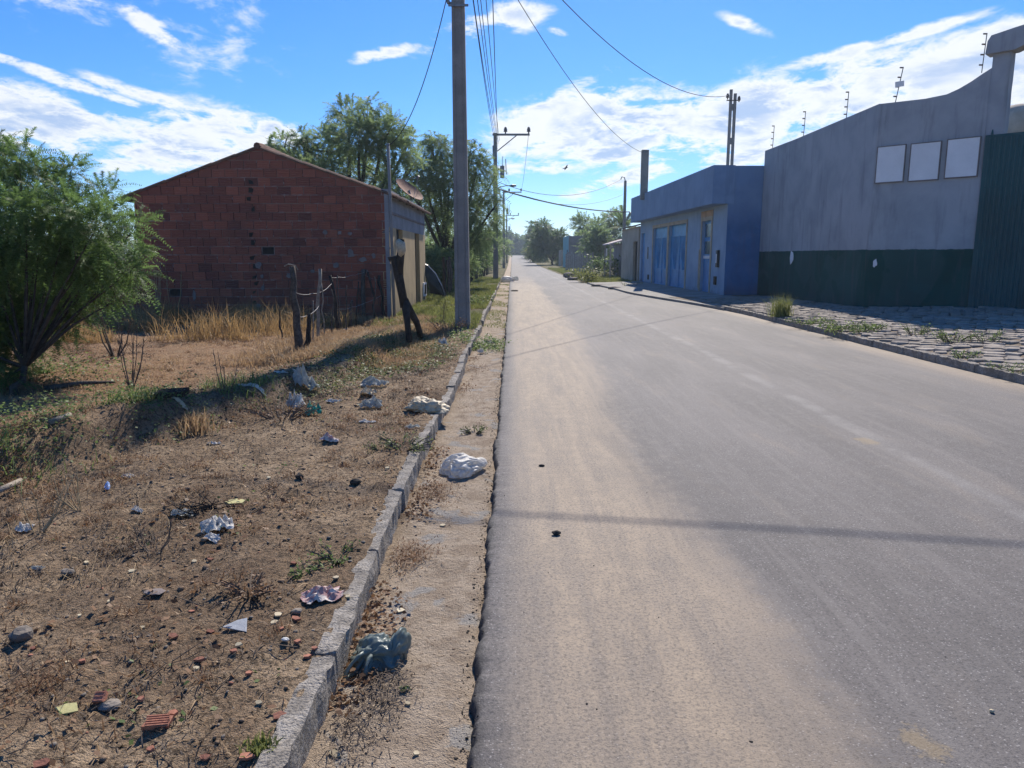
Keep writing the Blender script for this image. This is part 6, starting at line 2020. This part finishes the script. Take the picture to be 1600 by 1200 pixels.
# loose twigs on the verge (thin three-sided sticks)
g = np.random.default_rng(44)
n = 1500
x, y = scatter(n * 2, -6, -.78, 1.5, 9, lambda x, y: np.clip(.25 + 1.8 * fbm(x * 1.3, y * 1.3, 87), 0, 1) * (np.abs(x / (y + .3)) < .85), 44)
P_ = on_ground(x, y, .006); n = len(x); a = g.random(n) * 6.28; l_ = g.random(n) ** 2 * .16 + .02
E_ = P_ + np.stack([np.cos(a) * l_, np.sin(a) * l_, g.random(n) * l_ * .35], -1); E_[:, 2] = np.maximum(E_[:, 2], gz(E_[:, 0], E_[:, 1]) + .004)
r0 = (.0012 + .002 * g.random(n))[:, None]
u_ = np.stack([-np.sin(a), np.cos(a), np.zeros(n)], -1) * r0; w_ = np.array([0, 0, 1.0]) * r0 * 1.6
V = np.stack([P_ - u_, P_ + u_, P_ + w_, E_ - u_ * .5, E_ + u_ * .5, E_ + w_ * .5], 1).reshape(-1, 3); k = np.arange(n)[:, None] * 6
F = np.concatenate([k + np.array([[0, 1, 4, 3]]), k + np.array([[1, 2, 5, 4]]), k + np.array([[2, 0, 3, 5]])])
stuff('loose_twigs', V, F, 'twig')


def pebbles(name, x, y, s0, s1, mat, seed, dz=0.0, zf=None):
    g = np.random.default_rng(seed); n = len(x)
    V0, F0 = ICO[1]; F0 = np.array(F0)
    s = s0 + (s1 - s0) * g.random(n) ** 3
    sc = np.stack([s * (.7 + .6 * g.random(n)), s * (.7 + .6 * g.random(n)), s * (.4 + .3 * g.random(n))], -1)
    jit = 1 + .25 * g.normal(size=(n, len(V0), 1)) * .6
    z = (zf(x, y) if zf is not None else gz(x, y)) + dz
    V = V0[None] * jit * sc[:, None, :] + np.stack([x, y, z + sc[:, 2] * .3], -1)[:, None, :]
    F = (F0[None] + (np.arange(n) * len(V0))[:, None, None]).reshape(-1, 3)
    return stuff(name, V.reshape(-1, 3), F, mat)


x, y = scatter(9000, -5, -.75, 1.4, 7, lambda x, y: (np.abs(x / (y + .3)) < .85) * .55, 51)
pebbles('gravel', x, y, .0018, .011, 'stone', 52)
x, y = scatter(8000, -5.5, -.75, 1.4, 8, lambda x, y: (np.abs(x / (y + .3)) < .85) * np.clip(.2 + 2 * fbm(x * 2, y * 2, 201), 0, 1), 202)
pebbles('soil_clods', x, y, .003, .020, 'clod', 203)
x, y = scatter(5500, -5, -.75, 1.4, 7, lambda x, y: (np.abs(x / (y + .3)) < .85) * .5, 53)
pebbles('dark_crumbs', x, y, .0018, .009, 'dark_stone', 54)
x, y = scatter(3600, -.64, -.12, 1.5, 14, lambda x, y: np.clip(.1 + 2.5 * fbm(x * 4, y * 1.5, 57), .03, 1), 55)
pebbles('gutter_gravel', x, y, .0015, .008, 'clod', 56)
x, y = scatter(900, -5, -.75, 1.4, 7, lambda x, y: (np.abs(x / (y + .3)) < .85) * .6, 58)
pebbles('brick_crumbs', x, y, .002, .010, 'terracotta', 59)
x, y = scatter(1500, -.1, 5.8, 1.5, 16, lambda x, y: .12 + .5 * (x < .9), 61)
pebbles('road_grit', x, y, .0012, .006, 'dark_stone', 62, 0, lambda x, y: .027 + 0 * x)
# crumbled asphalt along its broken edge
x, y = scatter(6500, -.19, -.09, 1.3, 16, lambda x, y: .6 + 0 * x, 63)
pebbles('asphalt_crumbs', x, y, .0015, .007, 'dark_stone', 64, 0, lambda x, y: np.where(x > -.13, .018, gz(x, y)))

# bird high over the road
bd = at_depth(884, 262, 60)
bird = empty('bird', bd, 'small black bird gliding over the road ahead', 'bird')
mb = MB(); mb.tube([bd + Vector((-.17, 0, -.07)), bd + Vector((-.08, 0, -.03)), bd + Vector((.05, 0, .0)), bd + Vector((.12, 0, .025)), bd + Vector((.17, 0, .03))], [.015, .04, .055, .035, .01], 8)
mb.build('body', M['feather_black'], bird, smooth=True)
for (dx_, dz_) in ((.24, .26), (-.17, -.22)):
    b0 = bd + Vector((.02, 0, .02)); e = b0 + Vector((dx_ * .6, .16, dz_))
    MB().prism([b0 + Vector((-.055, 0, 0)), b0 + Vector((.06, 0, 0)), b0.lerp(e, .55) + Vector((.045, 0, 0)), e, b0.lerp(e, .5) + Vector((-.06, 0, 0))], (0, .015, 0)).build('wing', M['feather_black'], bird)
MB().prism([bd + Vector((-.15, 0, -.06)), bd + Vector((-.25, -.03, -.06)), bd + Vector((-.22, .04, -.12))], (0, .01, .012)).build('tail', M['feather_black'], bird)
